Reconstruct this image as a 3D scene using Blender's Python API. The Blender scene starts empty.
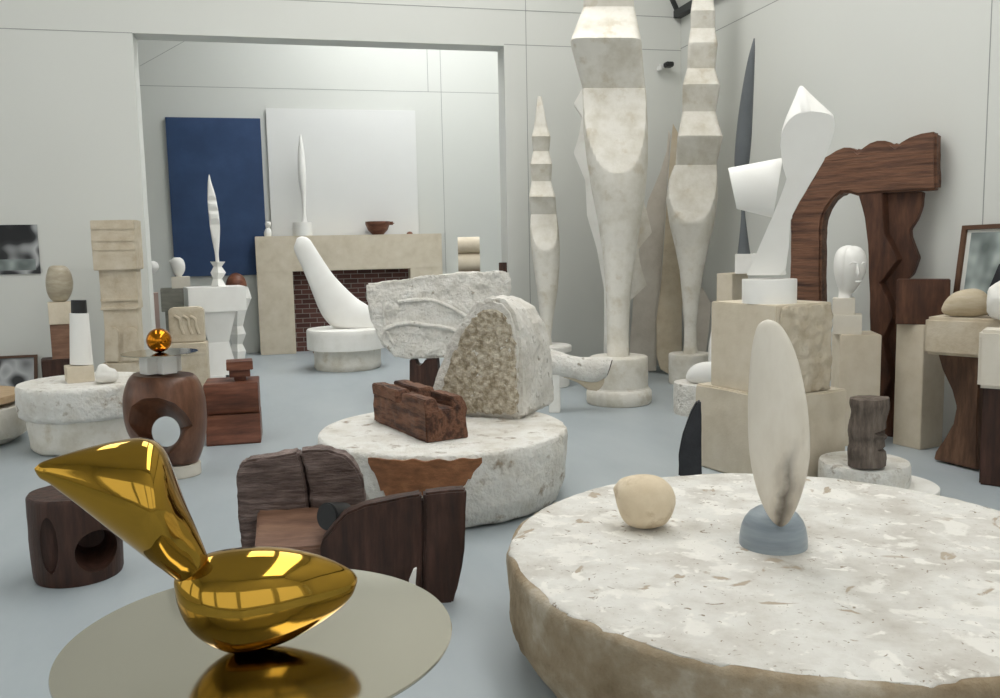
import bpy, bmesh, math, random
import numpy as np
from mathutils import Vector, noise, Matrix
random.seed(4)
C = bpy.context.scene.collection
rad = math.radians
# ------------------------------------------------------------------ camera geometry
FL = 885.; PITCH, YAW, ROLL = rad(6.67), rad(13.87), rad(1.17); EYE = np.array([0, 0, 1.6])
F0 = np.array([math.sin(YAW), math.cos(YAW), 0]); R0 = np.array([math.cos(YAW), -math.sin(YAW), 0]); ZZ = np.array([0, 0, 1.])
FW = F0*math.cos(PITCH) - ZZ*math.sin(PITCH); U0 = ZZ*math.cos(PITCH) + F0*math.sin(PITCH)
RT = R0*math.cos(ROLL) - U0*math.sin(ROLL); UP = U0*math.cos(ROLL) + R0*math.sin(ROLL)
def ray(px, py): return FW + (px-500)/FL*RT - (py-349)/FL*UP
def at(px, py, h=0.): r = ray(px, py); return EYE + r*(h-EYE[2])/r[2]          # on a level plane
def aty(px, py, Y): r = ray(px, py); return EYE + r*(Y-EYE[1])/r[1]              # on a wall facing the camera
def atx(px, py, X): r = ray(px, py); return EYE + r*(X-EYE[0])/r[0]              # on the side wall
class T:
    """a place in the room: origin on the floor or on a top, x to the right, y away, z up"""
    def __init__(s, px, py, h=0., yaw=0., pos=None, back=0.):
        s.o = at(px, py, h) if pos is None else np.array(pos, float)
        d = s.o - EYE; d[2] = 0; d /= np.linalg.norm(d)
        s.o = s.o + d*back
        a = math.atan2(d[1], d[0]) - math.pi/2 + rad(yaw)
        s.a = a; s.ex = np.array([math.cos(a), math.sin(a), 0]); s.ey = np.array([-math.sin(a), math.cos(a), 0])
    def q(s, px, py, dy=0.):
        r = ray(px, py); p = s.o + s.ey*dy
        t = ((p-EYE) @ s.ey)/(r @ s.ey); w = EYE + r*t - s.o
        return float(w @ s.ex), float(w[2])
    def qs(s, px, py):                                # on the side plane x = 0: (y, z)
        r = ray(px, py); t = ((s.o-EYE) @ s.ex)/(r @ s.ex); w = EYE + r*t - s.o
        return float(w @ s.ey), float(w[2])
    def x(s, px, py, dy=0.): return s.q(px, py, dy)[0]
    def z(s, px, py, dy=0.): return s.q(px, py, dy)[1]
def fit_circle(h, xl, xr, yt):                        # circle on a level plane from its outline in the picture
    c = at((xl+xr)/2, yt, h); v = np.array([c[0], c[1], .4]); t = np.linspace(0, 2*math.pi, 120)
    def g(v):
        d = np.stack([v[0]+v[2]*np.cos(t), v[1]+v[2]*np.sin(t), 0*t+h-EYE[2]], 1); z = d @ FW
        X = 500+FL*(d @ RT)/z; Y = 349-FL*(d @ UP)/z
        return np.array([X.min()-xl, X.max()-xr, Y.min()-yt])
    for i in range(60):
        e = g(v); J = np.array([(g(v+d)-e)/1e-4 for d in np.eye(3)*1e-4]).T
        st = np.linalg.solve(J, -e); v = v + st*min(1, .4/max(1e-9, np.abs(st).max()))
    return v
# ------------------------------------------------------------------ materials
def lin(c): return tuple((x/12.92 if x <= .04045 else ((x+.055)/1.055)**2.4) for x in c[:3]) + (1.,)
def hexc(h): return lin(tuple(int(h[i:i+2], 16)/255 for i in (0, 2, 4)))
def mat(name, cols, scale=3., detail=6., stretch=(1, 1, 1), rough=.7, bump=.0, bscale=40., metal=0., spots=None, sscale=9., scut=(.6, .66), bdist=.01, spec=.4, coat=0., cr=(.3, .7)):
    m = bpy.data.materials.new(name); m.use_nodes = True; nt = m.node_tree; N = nt.nodes; L = nt.links
    b = N['Principled BSDF']; b.inputs['Roughness'].default_value = rough; b.inputs['Metallic'].default_value = metal
    b.inputs['Specular IOR Level'].default_value = spec; b.inputs['Coat Weight'].default_value = coat
    tc = N.new('ShaderNodeTexCoord'); mp = N.new('ShaderNodeMapping'); mp.inputs['Scale'].default_value = stretch
    L.new(tc.outputs['Object'], mp.inputs['Vector'])
    def nz(sc, dt, src=mp):
        n = N.new('ShaderNodeTexNoise'); n.inputs['Scale'].default_value = sc; n.inputs['Detail'].default_value = dt; n.inputs['Roughness'].default_value = .62
        L.new(src.outputs['Vector'], n.inputs['Vector']); return n
    n = nz(scale, detail); r = N.new('ShaderNodeValToRGB'); L.new(n.outputs['Fac'], r.inputs['Fac'])
    cs = [hexc(c) for c in cols]; el = r.color_ramp.elements
    while len(el) < len(cs): el.new(.5)
    for i, c in enumerate(cs):
        el[i].position = cr[0] + (cr[1]-cr[0])*i/max(1, len(cs)-1); el[i].color = c
    col = r.outputs['Color']
    if spots:
        n2 = nz(sscale, 5.); r2 = N.new('ShaderNodeValToRGB'); L.new(n2.outputs['Fac'], r2.inputs['Fac'])
        r2.color_ramp.elements[0].position = scut[0]; r2.color_ramp.elements[1].position = scut[1]
        mx = N.new('ShaderNodeMix'); mx.data_type = 'RGBA'; L.new(r2.outputs['Color'], mx.inputs['Factor'])
        L.new(col, mx.inputs[6]); mx.inputs[7].default_value = hexc(spots); col = mx.outputs[2]
    L.new(col, b.inputs['Base Color'])
    if bump:
        nb = nz(bscale, 8.); bp = N.new('ShaderNodeBump'); bp.inputs['Strength'].default_value = bump; bp.inputs['Distance'].default_value = bdist
        L.new(nb.outputs['Fac'], bp.inputs['Height']); L.new(bp.outputs['Normal'], b.inputs['Normal'])
    return m
M = {}
M['wall'] = mat('wall_paint', ['cfd0cb', 'd3d4cf'], .4, 2, rough=.8, bump=.05, bscale=60)
M['seam'] = mat('panel_joint', ['8f918e', '989a97'], 1)
M['floor'] = mat('floor_paint', ['9aa3a8', 'a5adb1', 'aeb5b8'], .9, 6, rough=.42, bump=.04, bscale=12, stretch=(1, .35, 1))
M['plaster'] = mat('white_plaster', ['dcd9d1', 'e9e7e1', 'efede8'], 3, 6, rough=.8, bump=.25, bscale=30)
M['smooth_plaster'] = mat('smooth_white_plaster', ['e6e4df', 'efeeea'], 2, 3, rough=.6, bump=.05, bscale=25)
M['old_plaster'] = mat('aged_plaster', ['c6bfb0', 'd3cec2', 'dfdbd2', 'd9d5cb'], 4, 8, rough=.85, bump=.4, bscale=28, spots='bfb39c', sscale=5, scut=(.58, .78))
M['drum_plaster'] = mat('rough_drum_plaster', ['c9c2b4', 'e0dcd3', 'eceae4', 'd9d4c9'], 3.2, 9, rough=.85, bump=1., bscale=20, spots='a39583', sscale=9, scut=(.58, .7), bdist=.035)
M['cream'] = mat('limestone', ['c7bba5', 'd1c6b2', 'd8cebc'], 5, 7, rough=.85, bump=.2, bscale=60)
M['pale_stone'] = mat('pale_limestone', ['cfc8ba', 'dad4c8'], 4, 6, rough=.85, bump=.2, bscale=60)
M['carved'] = mat('carved_limestone', ['b3a48d', 'c4b8a3', 'cfc5b4'], 6, 8, rough=.9, bump=.4, bscale=35)
M['rough_stone'] = mat('rough_granular_stone', ['8f826c', 'b3a68f', 'd3c9b5', 'e4decf'], 24, 10, rough=.95, bump=1., bscale=40, bdist=.03)
M['stone_white'] = mat('weathered_pale_stone', ['d3cec3', 'e6e2da', 'efede7'], 6, 9, rough=.9, bump=1., bscale=26, bdist=.035, spots='a79f90', sscale=12, scut=(.6, .7))
M['grey_stone'] = mat('grey_stone', ['75746c', '8b897f'], 6, 6, rough=.85, bump=.2, stretch=(1, 1, 5))
M['slab'] = mat('grey_plaster_slab', ['b5aea2', 'c4bdb2', 'cdc8be'], 3, 8, rough=.9, bump=.4)
M['slab_brown'] = mat('brownish_plaster_slab', ['b5a68e', 'c6b9a2', 'cfc5b2'], 4, 8, rough=.9, bump=.4)
M['dark_wood'] = mat('dark_oak', ['241610', '3b241a', '50342a'], 3, 9, stretch=(7, 7, .9), rough=.55, bump=.5, bscale=6)
M['dark_wood_x'] = mat('dark_oak_lengthwise', ['26150e', '4c2e20', '7d5640', '55341f'], 3, 10, stretch=(.9, 6, 6), rough=.6, bump=.9, bscale=9, bdist=.02)
M['gouged'] = mat('gouged_brown_wood', ['50403a', '77645d', '9d8a83'], 3, 9, stretch=(2, 2, 11), rough=.42, bump=1., bscale=5, bdist=.05)
M['seat_wood'] = mat('worn_light_brown_wood', ['5e4232', '785846', '8a6a55'], 3, 8, stretch=(1.5, 8, 8), rough=.5, bump=.3, bscale=8)
M['arch_wood'] = mat('arch_oak', ['2f1b11', '4d2f1f', '66432f'], 2.5, 9, stretch=(6, 1, 1.2), rough=.6, bump=.5, bscale=7)
M['walnut'] = mat('polished_walnut', ['4a2f22', '64422f', '7a5440'], 2.5, 7, stretch=(5, 5, 1.2), rough=.35, bump=.08, bscale=6)
M['mahogany'] = mat('mahogany', ['4a2a1d', '6a3f2d', '885740'], 2.5, 7, stretch=(1, 6, 6), rough=.45, bump=.12, bscale=6)
M['stump'] = mat('grey_brown_stump', ['463d36', '655a51', '80746a'], 4, 9, stretch=(7, 7, 1.5), rough=.85, bump=.7, bscale=8)
M['black'] = mat('black_iron', ['1b1b1c', '2a2a2b'], 5, rough=.4)
M['charcoal'] = mat('dark_slate', ['25262a', '36373b'], 6, rough=.7, bump=.3)
M['blue'] = mat('blue_paint', ['2b3f61', '31476b', '3a5177'], 1.6, 5, rough=.7, bump=.06)
M['canvas'] = mat('hanging_white_canvas', ['dddddb', 'e1e1df'], .8, 3, rough=.8)
M['gold'] = mat('polished_bronze', ['a88232', 'b08a38'], .5, 1, rough=.06, metal=1.)
M['gold2'] = mat('polished_copper_gold', ['b5701a', 'c27a1e'], .5, 1, rough=.06, metal=1.)
M['steel'] = mat('brushed_steel', ['b5b1a3', 'bfbbae'], 1, 2, rough=.11, metal=1.)
M['marble'] = mat('veined_marble', ['d5cdbf', 'dfd8cb', 'd2c9ba', 'c2b7a6'], 2.4, 6, stretch=(1.2, 1, .45), rough=.32, bump=.02, spots='8b8073', sscale=2.6, scut=(.52, .72))
M['egg_stone'] = mat('mottled_cream_stone', ['cbb99c', 'd6c6ab', 'dfd1ba'], 7, 7, rough=.6, bump=.12, bscale=70, spots='b59f7d', sscale=9, scut=(.54, .7))
M['blue_marble'] = mat('blue_grey_marble', ['767f87', '8c969d', 'a3acb1'], 3, 5, stretch=(.6, .6, 5), rough=.4)
M['grey_marble'] = mat('grey_marble', ['54585b', '63676a'], 2, 5, rough=.35)
M['alabaster'] = mat('alabaster', ['958a78', 'a79d89', 'b9b09d'], 6, 6, stretch=(1, 1, 3), rough=.4)
M['river_stone'] = mat('tan_river_stone', ['a99a80', 'b9ab92', 'c5b9a3'], 6, 6, stretch=(1, 1, 4), rough=.6, bump=.1)
M['tan_wood'] = mat('tan_wood', ['a58a69', 'b39977', 'bda483'], 3, 6, stretch=(1, 6, 6), rough=.5)
M['oak_mid'] = mat('weathered_brown_oak', ['3f2a1d', '5c4130', '7a5a44'], 3, 8, stretch=(5, 5, 1), rough=.6, bump=.4, bscale=7)
M['lintel_wood'] = mat('arch_oak_lengthwise', ['38211a', '583a29', '74503a', '5a3d2c'], 2.5, 9, stretch=(.8, 4, 9), rough=.6, bump=.6, bscale=6, bdist=.015)
M['frame'] = mat('brown_frame_wood', ['4a3223', '5d4230'], 4, rough=.5)
M['mount'] = mat('pale_mount_board', ['c5c5bf', 'cdcdc7'], 2, rough=.7)
M['rust'] = mat('rust_brown_stain', ['6f4a30', '8a5c3c', 'a5714b'], 6, 8, stretch=(2, 2, 5), rough=.7, bump=.4)
M['pink'] = mat('pink_grey_stone', ['b39a90', 'bda69b'], 4)
M['white_metal'] = mat('white_metal', ['d8d8d6', 'dededc'], 2, rough=.4)
M['dark_metal'] = mat('dark_gutter_metal', ['2b2d2e', '353738'], 2, rough=.5)
def glow(name, c, s):
    m = bpy.data.materials.new(name); m.use_nodes = True; b = m.node_tree.nodes['Principled BSDF']
    b.inputs['Base Color'].default_value = (.8, .8, .8, 1); b.inputs['Emission Color'].default_value = c; b.inputs['Emission Strength'].default_value = s
    return m
SKY = 5.2
M['skylight'] = glow('frosted_skylight_glass', (1., .99, .97, 1), SKY); M['rear_skylight'] = glow('bright_frosted_skylight_glass', (.97, .985, 1., 1), SKY*1.6)
M['window'] = glow('frosted_window_glass', (.97, .985, 1., 1), .8)
def mat_flaky():
    m = mat('flaked_plaster_top', ['b7b1a7', 'cbc7bf', 'dbd9d3', 'c9c5bc'], 3.2, 10, rough=.8, bump=.7, bscale=18, bdist=.018); nt = m.node_tree; N = nt.nodes; L = nt.links; b = N['Principled BSDF']
    src = b.inputs['Base Color'].links[0].from_socket; tc = N['Texture Coordinate']
    def layer(src, tex, lo, hi, colr):
        r = N.new('ShaderNodeValToRGB'); r.color_ramp.elements[0].position = lo; r.color_ramp.elements[1].position = hi
        L.new(tex, r.inputs['Fac']); mx = N.new('ShaderNodeMix'); mx.data_type = 'RGBA'; L.new(r.outputs['Color'], mx.inputs['Factor']); L.new(src, mx.inputs[6]); mx.inputs[7].default_value = hexc(colr); return mx.outputs[2]
    def nz(sc, dt, ds=0.):
        n = N.new('ShaderNodeTexNoise'); n.inputs['Scale'].default_value = sc; n.inputs['Detail'].default_value = dt; n.inputs['Distortion'].default_value = ds; L.new(tc.outputs['Object'], n.inputs['Vector']); return n.outputs['Fac']
    src = layer(src, nz(5.5, 6, .3), .57, .62, 'e2dfd8'); src = layer(src, nz(12, 6, .4), .6, .66, 'e6e3dc'); src = layer(src, nz(22, 6, 1.2), .66, .71, '8d806e'); src = layer(src, nz(60, 4, .5), .66, .72, '978b7a'); src = layer(src, nz(3.1, 8, 2.5), .63, .67, 'ada08e')
    L.new(src, b.inputs['Base Color']); return m
M['flaky'] = mat_flaky()
def add_vein(m, x0=.052, slope=.14, z0=.30, width=.03):
    nt = m.node_tree; N = nt.nodes; L = nt.links; b = N['Principled BSDF']; src = b.inputs['Base Color'].links[0].from_socket; tc = N['Texture Coordinate']
    sp = N.new('ShaderNodeSeparateXYZ'); L.new(tc.outputs['Object'], sp.inputs[0])
    def mt(op, a, c, d=None):
        n = N.new('ShaderNodeMath'); n.operation = op
        for k, v in enumerate((a, c)):
            if isinstance(v, (int, float)): n.inputs[k].default_value = v
            else: L.new(v, n.inputs[k])
        return n.outputs[0]
    n1 = N.new('ShaderNodeTexNoise'); n1.inputs['Scale'].default_value = 9; n1.inputs['Detail'].default_value = 8; L.new(tc.outputs['Object'], n1.inputs['Vector'])
    cx = mt('ADD', mt('MULTIPLY', mt('SUBTRACT', sp.outputs[2], z0), slope), x0)
    d = mt('ABSOLUTE', mt('SUBTRACT', mt('ADD', sp.outputs[0], mt('MULTIPLY', mt('SUBTRACT', n1.outputs[0], .5), .07)), cx), 0)
    band = mt('MAXIMUM', mt('SUBTRACT', 1, mt('DIVIDE', d, width)), 0)
    low = mt('MINIMUM', mt('MAXIMUM', mt('DIVIDE', mt('SUBTRACT', .46, sp.outputs[2]), .18), 0), 1)
    f = mt('MULTIPLY', mt('MULTIPLY', band, low), mt('MULTIPLY', n1.outputs[0], 1.5))
    mx = N.new('ShaderNodeMix'); mx.data_type = 'RGBA'; L.new(f, mx.inputs['Factor']); L.new(src, mx.inputs[6]); mx.inputs[7].default_value = hexc('4d463e'); L.new(mx.outputs[2], b.inputs['Base Color'])
add_vein(M['marble'])
M['drum_side'] = mat('bare_drum_side', ['7d6b51', '9b8a71', 'b3a691', 'c2b7a6'], 3, 9, rough=.9, bump=.8, bscale=20, bdist=.02, spots='bcb2a2', sscale=3, scut=(.5, .62))
def mat_brick():
    m = bpy.data.materials.new('red_brick'); m.use_nodes = True; nt = m.node_tree; N = nt.nodes; L = nt.links; b = N['Principled BSDF']
    tc = N.new('ShaderNodeTexCoord'); mp = N.new('ShaderNodeMapping'); mp.inputs['Rotation'].default_value = (rad(-90), 0, 0)
    k = N.new('ShaderNodeTexBrick'); k.inputs['Scale'].default_value = 1; k.inputs['Brick Width'].default_value = .22; k.inputs['Row Height'].default_value = .075
    k.inputs['Mortar Size'].default_value = .006; k.inputs['Color1'].default_value = hexc('64403a'); k.inputs['Color2'].default_value = hexc('472e29'); k.inputs['Mortar'].default_value = hexc('857b74')
    L.new(tc.outputs['Object'], mp.inputs['Vector']); L.new(mp.outputs['Vector'], k.inputs['Vector']); L.new(k.outputs['Color'], b.inputs['Base Color']); b.inputs['Roughness'].default_value = .9
    return m
M['brick'] = mat_brick()
M['print'] = mat('grey_photographic_print', ['0f1012', '2a2b2d', '8e9091', 'b4b6b7', '2c2d2f'], 2.6, 1, rough=.35, cr=(.4, .62))
M['print_pale'] = mat('pale_grey_photographic_print', ['5e6664', '78817f', '98a19e', 'b9c0bd'], 6, 1, rough=.3, cr=(.3, .8))
# ------------------------------------------------------------------ shapes: every function returns (verts, faces)
def join(*gs):
    V, Fc = [], []
    for v, f in gs:
        n = len(V); V += list(v); Fc += [tuple(i+n for i in p) for p in f]
    return V, Fc
def prism(poly, y0, y1, back=None):
    back = back or poly; n = len(poly)
    V = [(x, y0, z) for x, z in poly] + [(x, y1, z) for x, z in back]
    return V, [tuple(range(n)), tuple(range(2*n-1, n-1, -1))] + [(i, i+n, (i+1) % n+n, (i+1) % n) for i in range(n)]
def box(x0, x1, y0, y1, z0, z1): return prism([(x0, z0), (x1, z0), (x1, z1), (x0, z1)], y0, y1)
def loft(rings, cap=True):
    n = len(rings[0]); V = [p for r in rings for p in r]; Fc = []
    for i in range(len(rings)-1):
        for j in range(n):
            k = (j+1) % n; Fc.append((i*n+j, i*n+k, (i+1)*n+k, (i+1)*n+j))
    if cap:
        for i, base in ((0, 0), (len(rings)-1, (len(rings)-1)*n)):
            c = np.mean(np.array(rings[i]), 0); V.append(tuple(c)); m = len(V)-1
            Fc += [(base+j, base+(j+1) % n, m) for j in range(n)]
    return V, Fc
def resample(pts, ds, smooth=False):
    P = [np.array(p, float) for p in pts]; out = []
    for i in range(len(P)-1):
        d = float(np.linalg.norm((P[i+1]-P[i])[:3])); k = max(1, int(math.ceil(d/ds)))
        a = P[max(0, i-1)]; b = P[i]; c = P[i+1]; e = P[min(len(P)-1, i+2)]
        for j in range(k):
            t = j/k
            out.append(b+(c-b)*t if not smooth else .5*((2*b)+(c-a)*t+(2*a-5*b+4*c-e)*t*t+(3*b-a-3*c+e)*t**3))
    return out + [P[-1]]
def lathe(prof, seg=72, ds=None, smooth=False, cx=0., cy=0., sq=1.):
    pr = resample(prof, ds, smooth) if ds else prof
    rings = [[(cx+max(r, 1e-4)*math.cos(2*math.pi*j/seg), cy+sq*max(r, 1e-4)*math.sin(2*math.pi*j/seg), z) for j in range(seg)] for r, z in pr]
    return loft(rings)
def se(t, p):
    c, s = math.cos(t), math.sin(t); return math.copysign(abs(c)**(2/p), c), math.copysign(abs(s)**(2/p), s)
def rows(t, rws, ratio=1., p=2., dy=0., ds=4., smooth=True, n=48, front=None):
    """rings stacked up, each as wide as the outline: rows of (y, left, right[, exponent[, ratio]])"""
    R = [tuple(r) + (p, ratio)[len(r)-3:] for r in rws]; R = resample(R, ds, smooth) if ds else [np.array(r) for r in R]
    rings = []
    for y, xl, xr, pp, ra in R:
        (x0, z0), (x1, z1) = t.q(xl, y, dy), t.q(xr, y, dy); hw = abs(x1-x0)/2; cx = (x0+x1)/2; ring = []
        lim = front(y) if front else 99
        for j in range(n):
            c, s = se(2*math.pi*j/n, max(1., pp)); yy = (s*lim*hw if pp >= 5 and s < 0 else max(s*hw*ra, -lim*hw)) if front else s*hw*ra
            ring.append((cx+c*hw, dy+yy, (z0+z1)/2 + (z1-z0)/2*c))
        rings.append(ring)
    return loft(rings)
def pairs(t, secs, ratio=.8, dy=0., ds=4., smooth=True, n=40):
    """rings across a body, each spanning two points of its outline"""
    rings = []
    for s in (resample(secs, ds, smooth) if ds else secs):
        a = np.array(t.q(s[0], s[1], dy)); b = np.array(t.q(s[2], s[3], dy)); c = (a+b)/2; h = (a-b)/2; l = np.linalg.norm(h)
        ra = s[4] if len(s) > 4 else ratio
        rings.append([(c[0]+h[0]*math.cos(u), dy+ra*l*math.sin(u), c[1]+h[1]*math.cos(u)) for u in (2*math.pi*j/n for j in range(n))])
    return loft(rings)
def poly(t, pts, dy=0.): return [t.q(x, y, dy) for x, y in pts]
def tube(pts, r, n=10):
    P = [Vector(p) for p in pts]; rings = []
    for i, p in enumerate(P):
        d = (P[min(i+1, len(P)-1)]-P[max(i-1, 0)]).normalized(); u = d.cross(Vector((0, 1, .01))).normalized(); w = d.cross(u)
        rr = r[i] if isinstance(r, (list, tuple)) else r
        rings.append([tuple(p+u*rr*math.cos(2*math.pi*j/n)+w*rr*math.sin(2*math.pi*j/n)) for j in range(n)])
    return loft(rings)
# ------------------------------------------------------------------ objects
def mesh(geom, bevel=0., sub=0., amp=0., ns=4., sharp=38., segs=2, name='m', flat=None):
    bm = bmesh.new(); vs = [bm.verts.new(v) for v in geom[0]]
    for f in geom[1]:
        try: bm.faces.new([vs[i] for i in f])
        except ValueError: pass
    bmesh.ops.recalc_face_normals(bm, faces=bm.faces)
    if bevel:
        es = [e for e in bm.edges if len(e.link_faces) == 2 and e.calc_face_angle(0) > rad(25)]
        bmesh.ops.bevel(bm, geom=es, offset=bevel, segments=segs, affect='EDGES', clamp_overlap=True)
    if sub:
        bmesh.ops.triangulate(bm, faces=[f for f in bm.faces if len(f.verts) > 4])
        for k in range(6):
            es = [e for e in bm.edges if e.calc_length() > sub]
            if not es: break
            bmesh.ops.subdivide_edges(bm, edges=es, cuts=1, use_grid_fill=True)
        bmesh.ops.triangulate(bm, faces=[f for f in bm.faces if len(f.verts) > 4])
    if amp:
        bm.normal_update(); nv = {v.index: v.normal.copy() for v in bm.verts}; bm.verts.index_update(); off = Vector((random.random()*9, 3, 1))
        for v in bm.verts:
            k = v.co*ns+off; d = noise.fractal(k, .9, 2.1, 5)
            if flat is not None and (v.co.z > flat-.004 or v.co.z < .004): v.co.xy += v.normal.xy*d*amp
            else: v.co += v.normal*d*amp
            if flat is not None: v.co.z = max(0, v.co.z)
    me = bpy.data.meshes.new(name); bm.to_mesh(me); bm.free()
    me.polygons.foreach_set('use_smooth', [True]*len(me.polygons)); me.set_sharp_from_angle(angle=rad(sharp)); return me
def tag(o, label, cat, group=None):
    o['label'] = label; o['category'] = cat; o['kind'] = 'thing'
    if group: o['group'] = group
    return o
def place(o, t): o.location = t.o; o.rotation_euler = (0, 0, t.a)
def thing(t, name, label, cat, group=None):
    o = bpy.data.objects.new(name, None); C.objects.link(o); place(o, t); o.empty_display_size = .1; return tag(o, label, cat, group)
def part(par, name, geom, m, label=None, **k):
    o = bpy.data.objects.new(name, mesh(geom, name=name, **k)); C.objects.link(o); o.parent = par; o.data.materials.append(M[m])
    if label: o['label'] = label
    return o
def solo(t, name, geom, m, label, cat, group=None, **k):
    o = bpy.data.objects.new(name, mesh(geom, name=name, **k)); C.objects.link(o); place(o, t); o.data.materials.append(M[m]); return tag(o, label, cat, group)
def struct(name, geom, m, **k):
    o = bpy.data.objects.new(name, mesh(geom, name=name, **k)); C.objects.link(o); o.data.materials.append(M[m]); o['kind'] = 'structure'; return o
def carve(o, geom):
    c = bpy.data.objects.new('cutter', mesh(geom)); C.objects.link(c); c.data.materials.append(o.data.materials[0]); c.parent = o.parent
    if not o.parent: c.matrix_world = Matrix.Translation(o.location) @ Matrix.Rotation(o.rotation_euler[2], 4, 'Z')
    md = o.modifiers.new('b', 'BOOLEAN'); md.operation = 'DIFFERENCE'; md.object = c; md.solver = 'EXACT'
    bpy.context.view_layer.update(); dg = bpy.context.evaluated_depsgraph_get(); me = bpy.data.meshes.new_from_object(o.evaluated_get(dg))
    o.modifiers.clear(); o.data = me; bpy.data.objects.remove(c)
    me.polygons.foreach_set('use_smooth', [True]*len(me.polygons)); me.set_sharp_from_angle(angle=rad(35))
def settle(px, py, h, fn, yaw=0., lo=-1.2, hi=1.2):
    """slide a traced body towards or away from the camera until its lowest point touches the surface it stands on"""
    for i in range(40):
        m = (lo+hi)/2; t = T(px, py, h, yaw, back=m)
        if min(v[2] for v in fn(t)[0]) > 0: lo = m
        else: hi = m
    return T(px, py, h, yaw, back=lo)
def cbox(t, xl, xr, yt, yb=None, bx=None):
    """block seen over its near edge (t.o): left face in the plane y=0, right face in the plane x=0; returns w, d, z0, z1"""
    w = abs(t.x(xl, (yt+(yb or yt))/2)); d = abs(t.qs(xr, yt)[0]); return w, d
def profile(pts, t): return [(t.x(x, y), t.z(x, y)) for x, y in pts]
# ------------------------------------------------------------------ the room
YP, YB, XR, XL, YF, TH = 10.6, 14.4, 5.04, -5.6, -3.2, .32
OX0 = float(aty(132.5, 36, YP)[0]); OX1 = float(aty(504, 46, YP)[0]); OZ = float((aty(134, 34, YP)[2]+aty(504, 45, YP)[2])/2)
ZE = float(aty(677, 16, YP)[2]); SX = 1.2; ZC = ZE + 2.3
struct('floor', box(XL, XR+.2, YF, YB+.2, -.1, 0), 'floor')
struct('wall_partition', join(box(XL, OX0, YP, YP+TH, 0, ZC), box(OX1, XR, YP, YP+TH, 0, ZC), box(OX0, OX1, YP, YP+TH, OZ, ZC)), 'wall')
struct('wall_back', box(XL, XR, YB, YB+.2, 0, ZC), 'wall')
struct('wall_right', box(XR, XR+.2, YF, YB, 0, ZE+.1), 'wall')
struct('wall_left', join(box(XL-.2, XL, YF, YB, 0, 1.2), box(XL-.2, XL, YF, YB, 4.2, ZC), *[box(XL-.2, XL, a, a+.5, 1.2, 4.2) for a in (-3.2, -.2, 2.8, 5.8, 8.8, 13.9)], box(XL-.2, XL, 9.3, 13.9, 1.2, 4.2)), 'wall')
struct('wall_front', join(box(XL, XR, YF-.2, YF, 0, .4), box(XL, XR, YF-.2, YF, 3.4, ZC), *[box(a, a+.35, YF-.2, YF, .4, 3.4) for a in (-5.6, -3.1, -.6, 1.9, 4.45)]), 'wall')
struct('window_1', join(*[box(XL-.16, XL-.13, a+.5, a+3, 1.2, 4.2) for a in (-3.2, -.2, 2.8, 5.8)]), 'window')
struct('window_2', join(*[box(a+.35, a+2.5, YF-.16, YF-.13, .4, 3.4) for a in (-5.6, -3.1, -.6, 1.9)]), 'window')
# flat ceiling with long skylight openings, sloping down to the right-hand wall
XS = XR-SX; xs = [XL, -4.6, -2.9, -1.6, .1, 1.4, 3.1, XS]
ys0, ys1 = -2.2, 9.3
ym = 4.6; ce = [box(XL, -3., ys0, ys1, ZC, ZC+.15), box(-2.2, .1, ys0, ys1, ZC, ZC+.15), box(-3., -2.2, ys0, ym, ZC, ZC+.15), box(1.4, 1.7, ys0, ys1, ZC, ZC+.15), box(3.3, XS, ys0, ys1, ZC, ZC+.15), box(.1, 1.4, ys0, ym, ZC, ZC+.15)] + [box(XL, XS, YF, ys0, ZC, ZC+.15), box(XL, XS, ys1, 11., ZC, ZC+.15), box(XL, XS, 13.6, YB, ZC, ZC+.15), box(XL, .6, 11., 13.6, ZC, ZC+.15), box(3.7, XS, 11., 13.6, ZC, ZC+.15)]
struct('ceiling', join(*ce, prism([(XS, ZC), (XR, ZE), (XR+.15, ZE+.05), (XS+.1, ZC+.15)], YF, YB)), 'wall')
struct('window_3', join(box(-3., -2.2, ym, ys1, ZC+.1, ZC+.13), box(.1, 1.4, ym, ys1, ZC+.1, ZC+.13), box(1.7, 3.3, ys0, ys1, ZC+.1, ZC+.13)), 'skylight'); struct('window_4', box(.6, 3.7, 11., 13.6, ZC+.1, ZC+.13), 'rear_skylight')
struct('trim_1', box(XR-.1, XR, YF, YP, ZE-.03, ZE+.06), 'dark_metal')
struct('trim_2', prism([(XR, ZE), (XR-.05, ZE-.01), (XS-.05, ZC-.01), (XS, ZC)], YP-.04, YP), 'dark_metal')
tn = [2]
def seam(x0, x1, y0, y1, z0, z1): tn[0] += 1; struct('trim_%d' % tn[0], box(x0, x1, y0, y1, z0, z1), 'seam')
g = .004
for px, py in ((620, 48.5),): z = float(aty(px, py, YP)[2]); seam(OX1, XR, YP-.002, YP, z-g, z+g); seam(XL, OX0, YP-.002, YP, OZ-g, OZ+g)
z = float(aty(400, 5, YP)[2]); seam(XL, XR, YP-.002, YP, z-g, z+g); x = float(aty(527, 100, YP)[0]); seam(x-g, x+g, YP-.002, YP, 0, ZC)
z = float(aty(300, 89, YB)[2]); seam(XL, XR, YB-.002, YB, z-g, z+g)
for px in (427.5, 440.5): x = float(aty(px, 70, YB)[0]); seam(x-g, x+g, YB-.002, YB, z if px < 430 else 0, ZC)
a, b = aty(140, 66, YB), aty(190, 38, YB); struct('trim_%d' % (tn[0]+1), prism([(a[0], a[2]-g), (b[0], b[2]-g), (b[0], b[2]+g), (a[0], a[2]+g)], YB-.002, YB), 'seam'); tn[0] += 1
z = float(atx(716, 31, XR)[2]); seam(XR-.002, XR, YF, YP, z-g, z+g); y = float(atx(984.5, 180, XR)[1]); seam(XR-.002, XR, y-g, y+g, 0, ZE)
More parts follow.
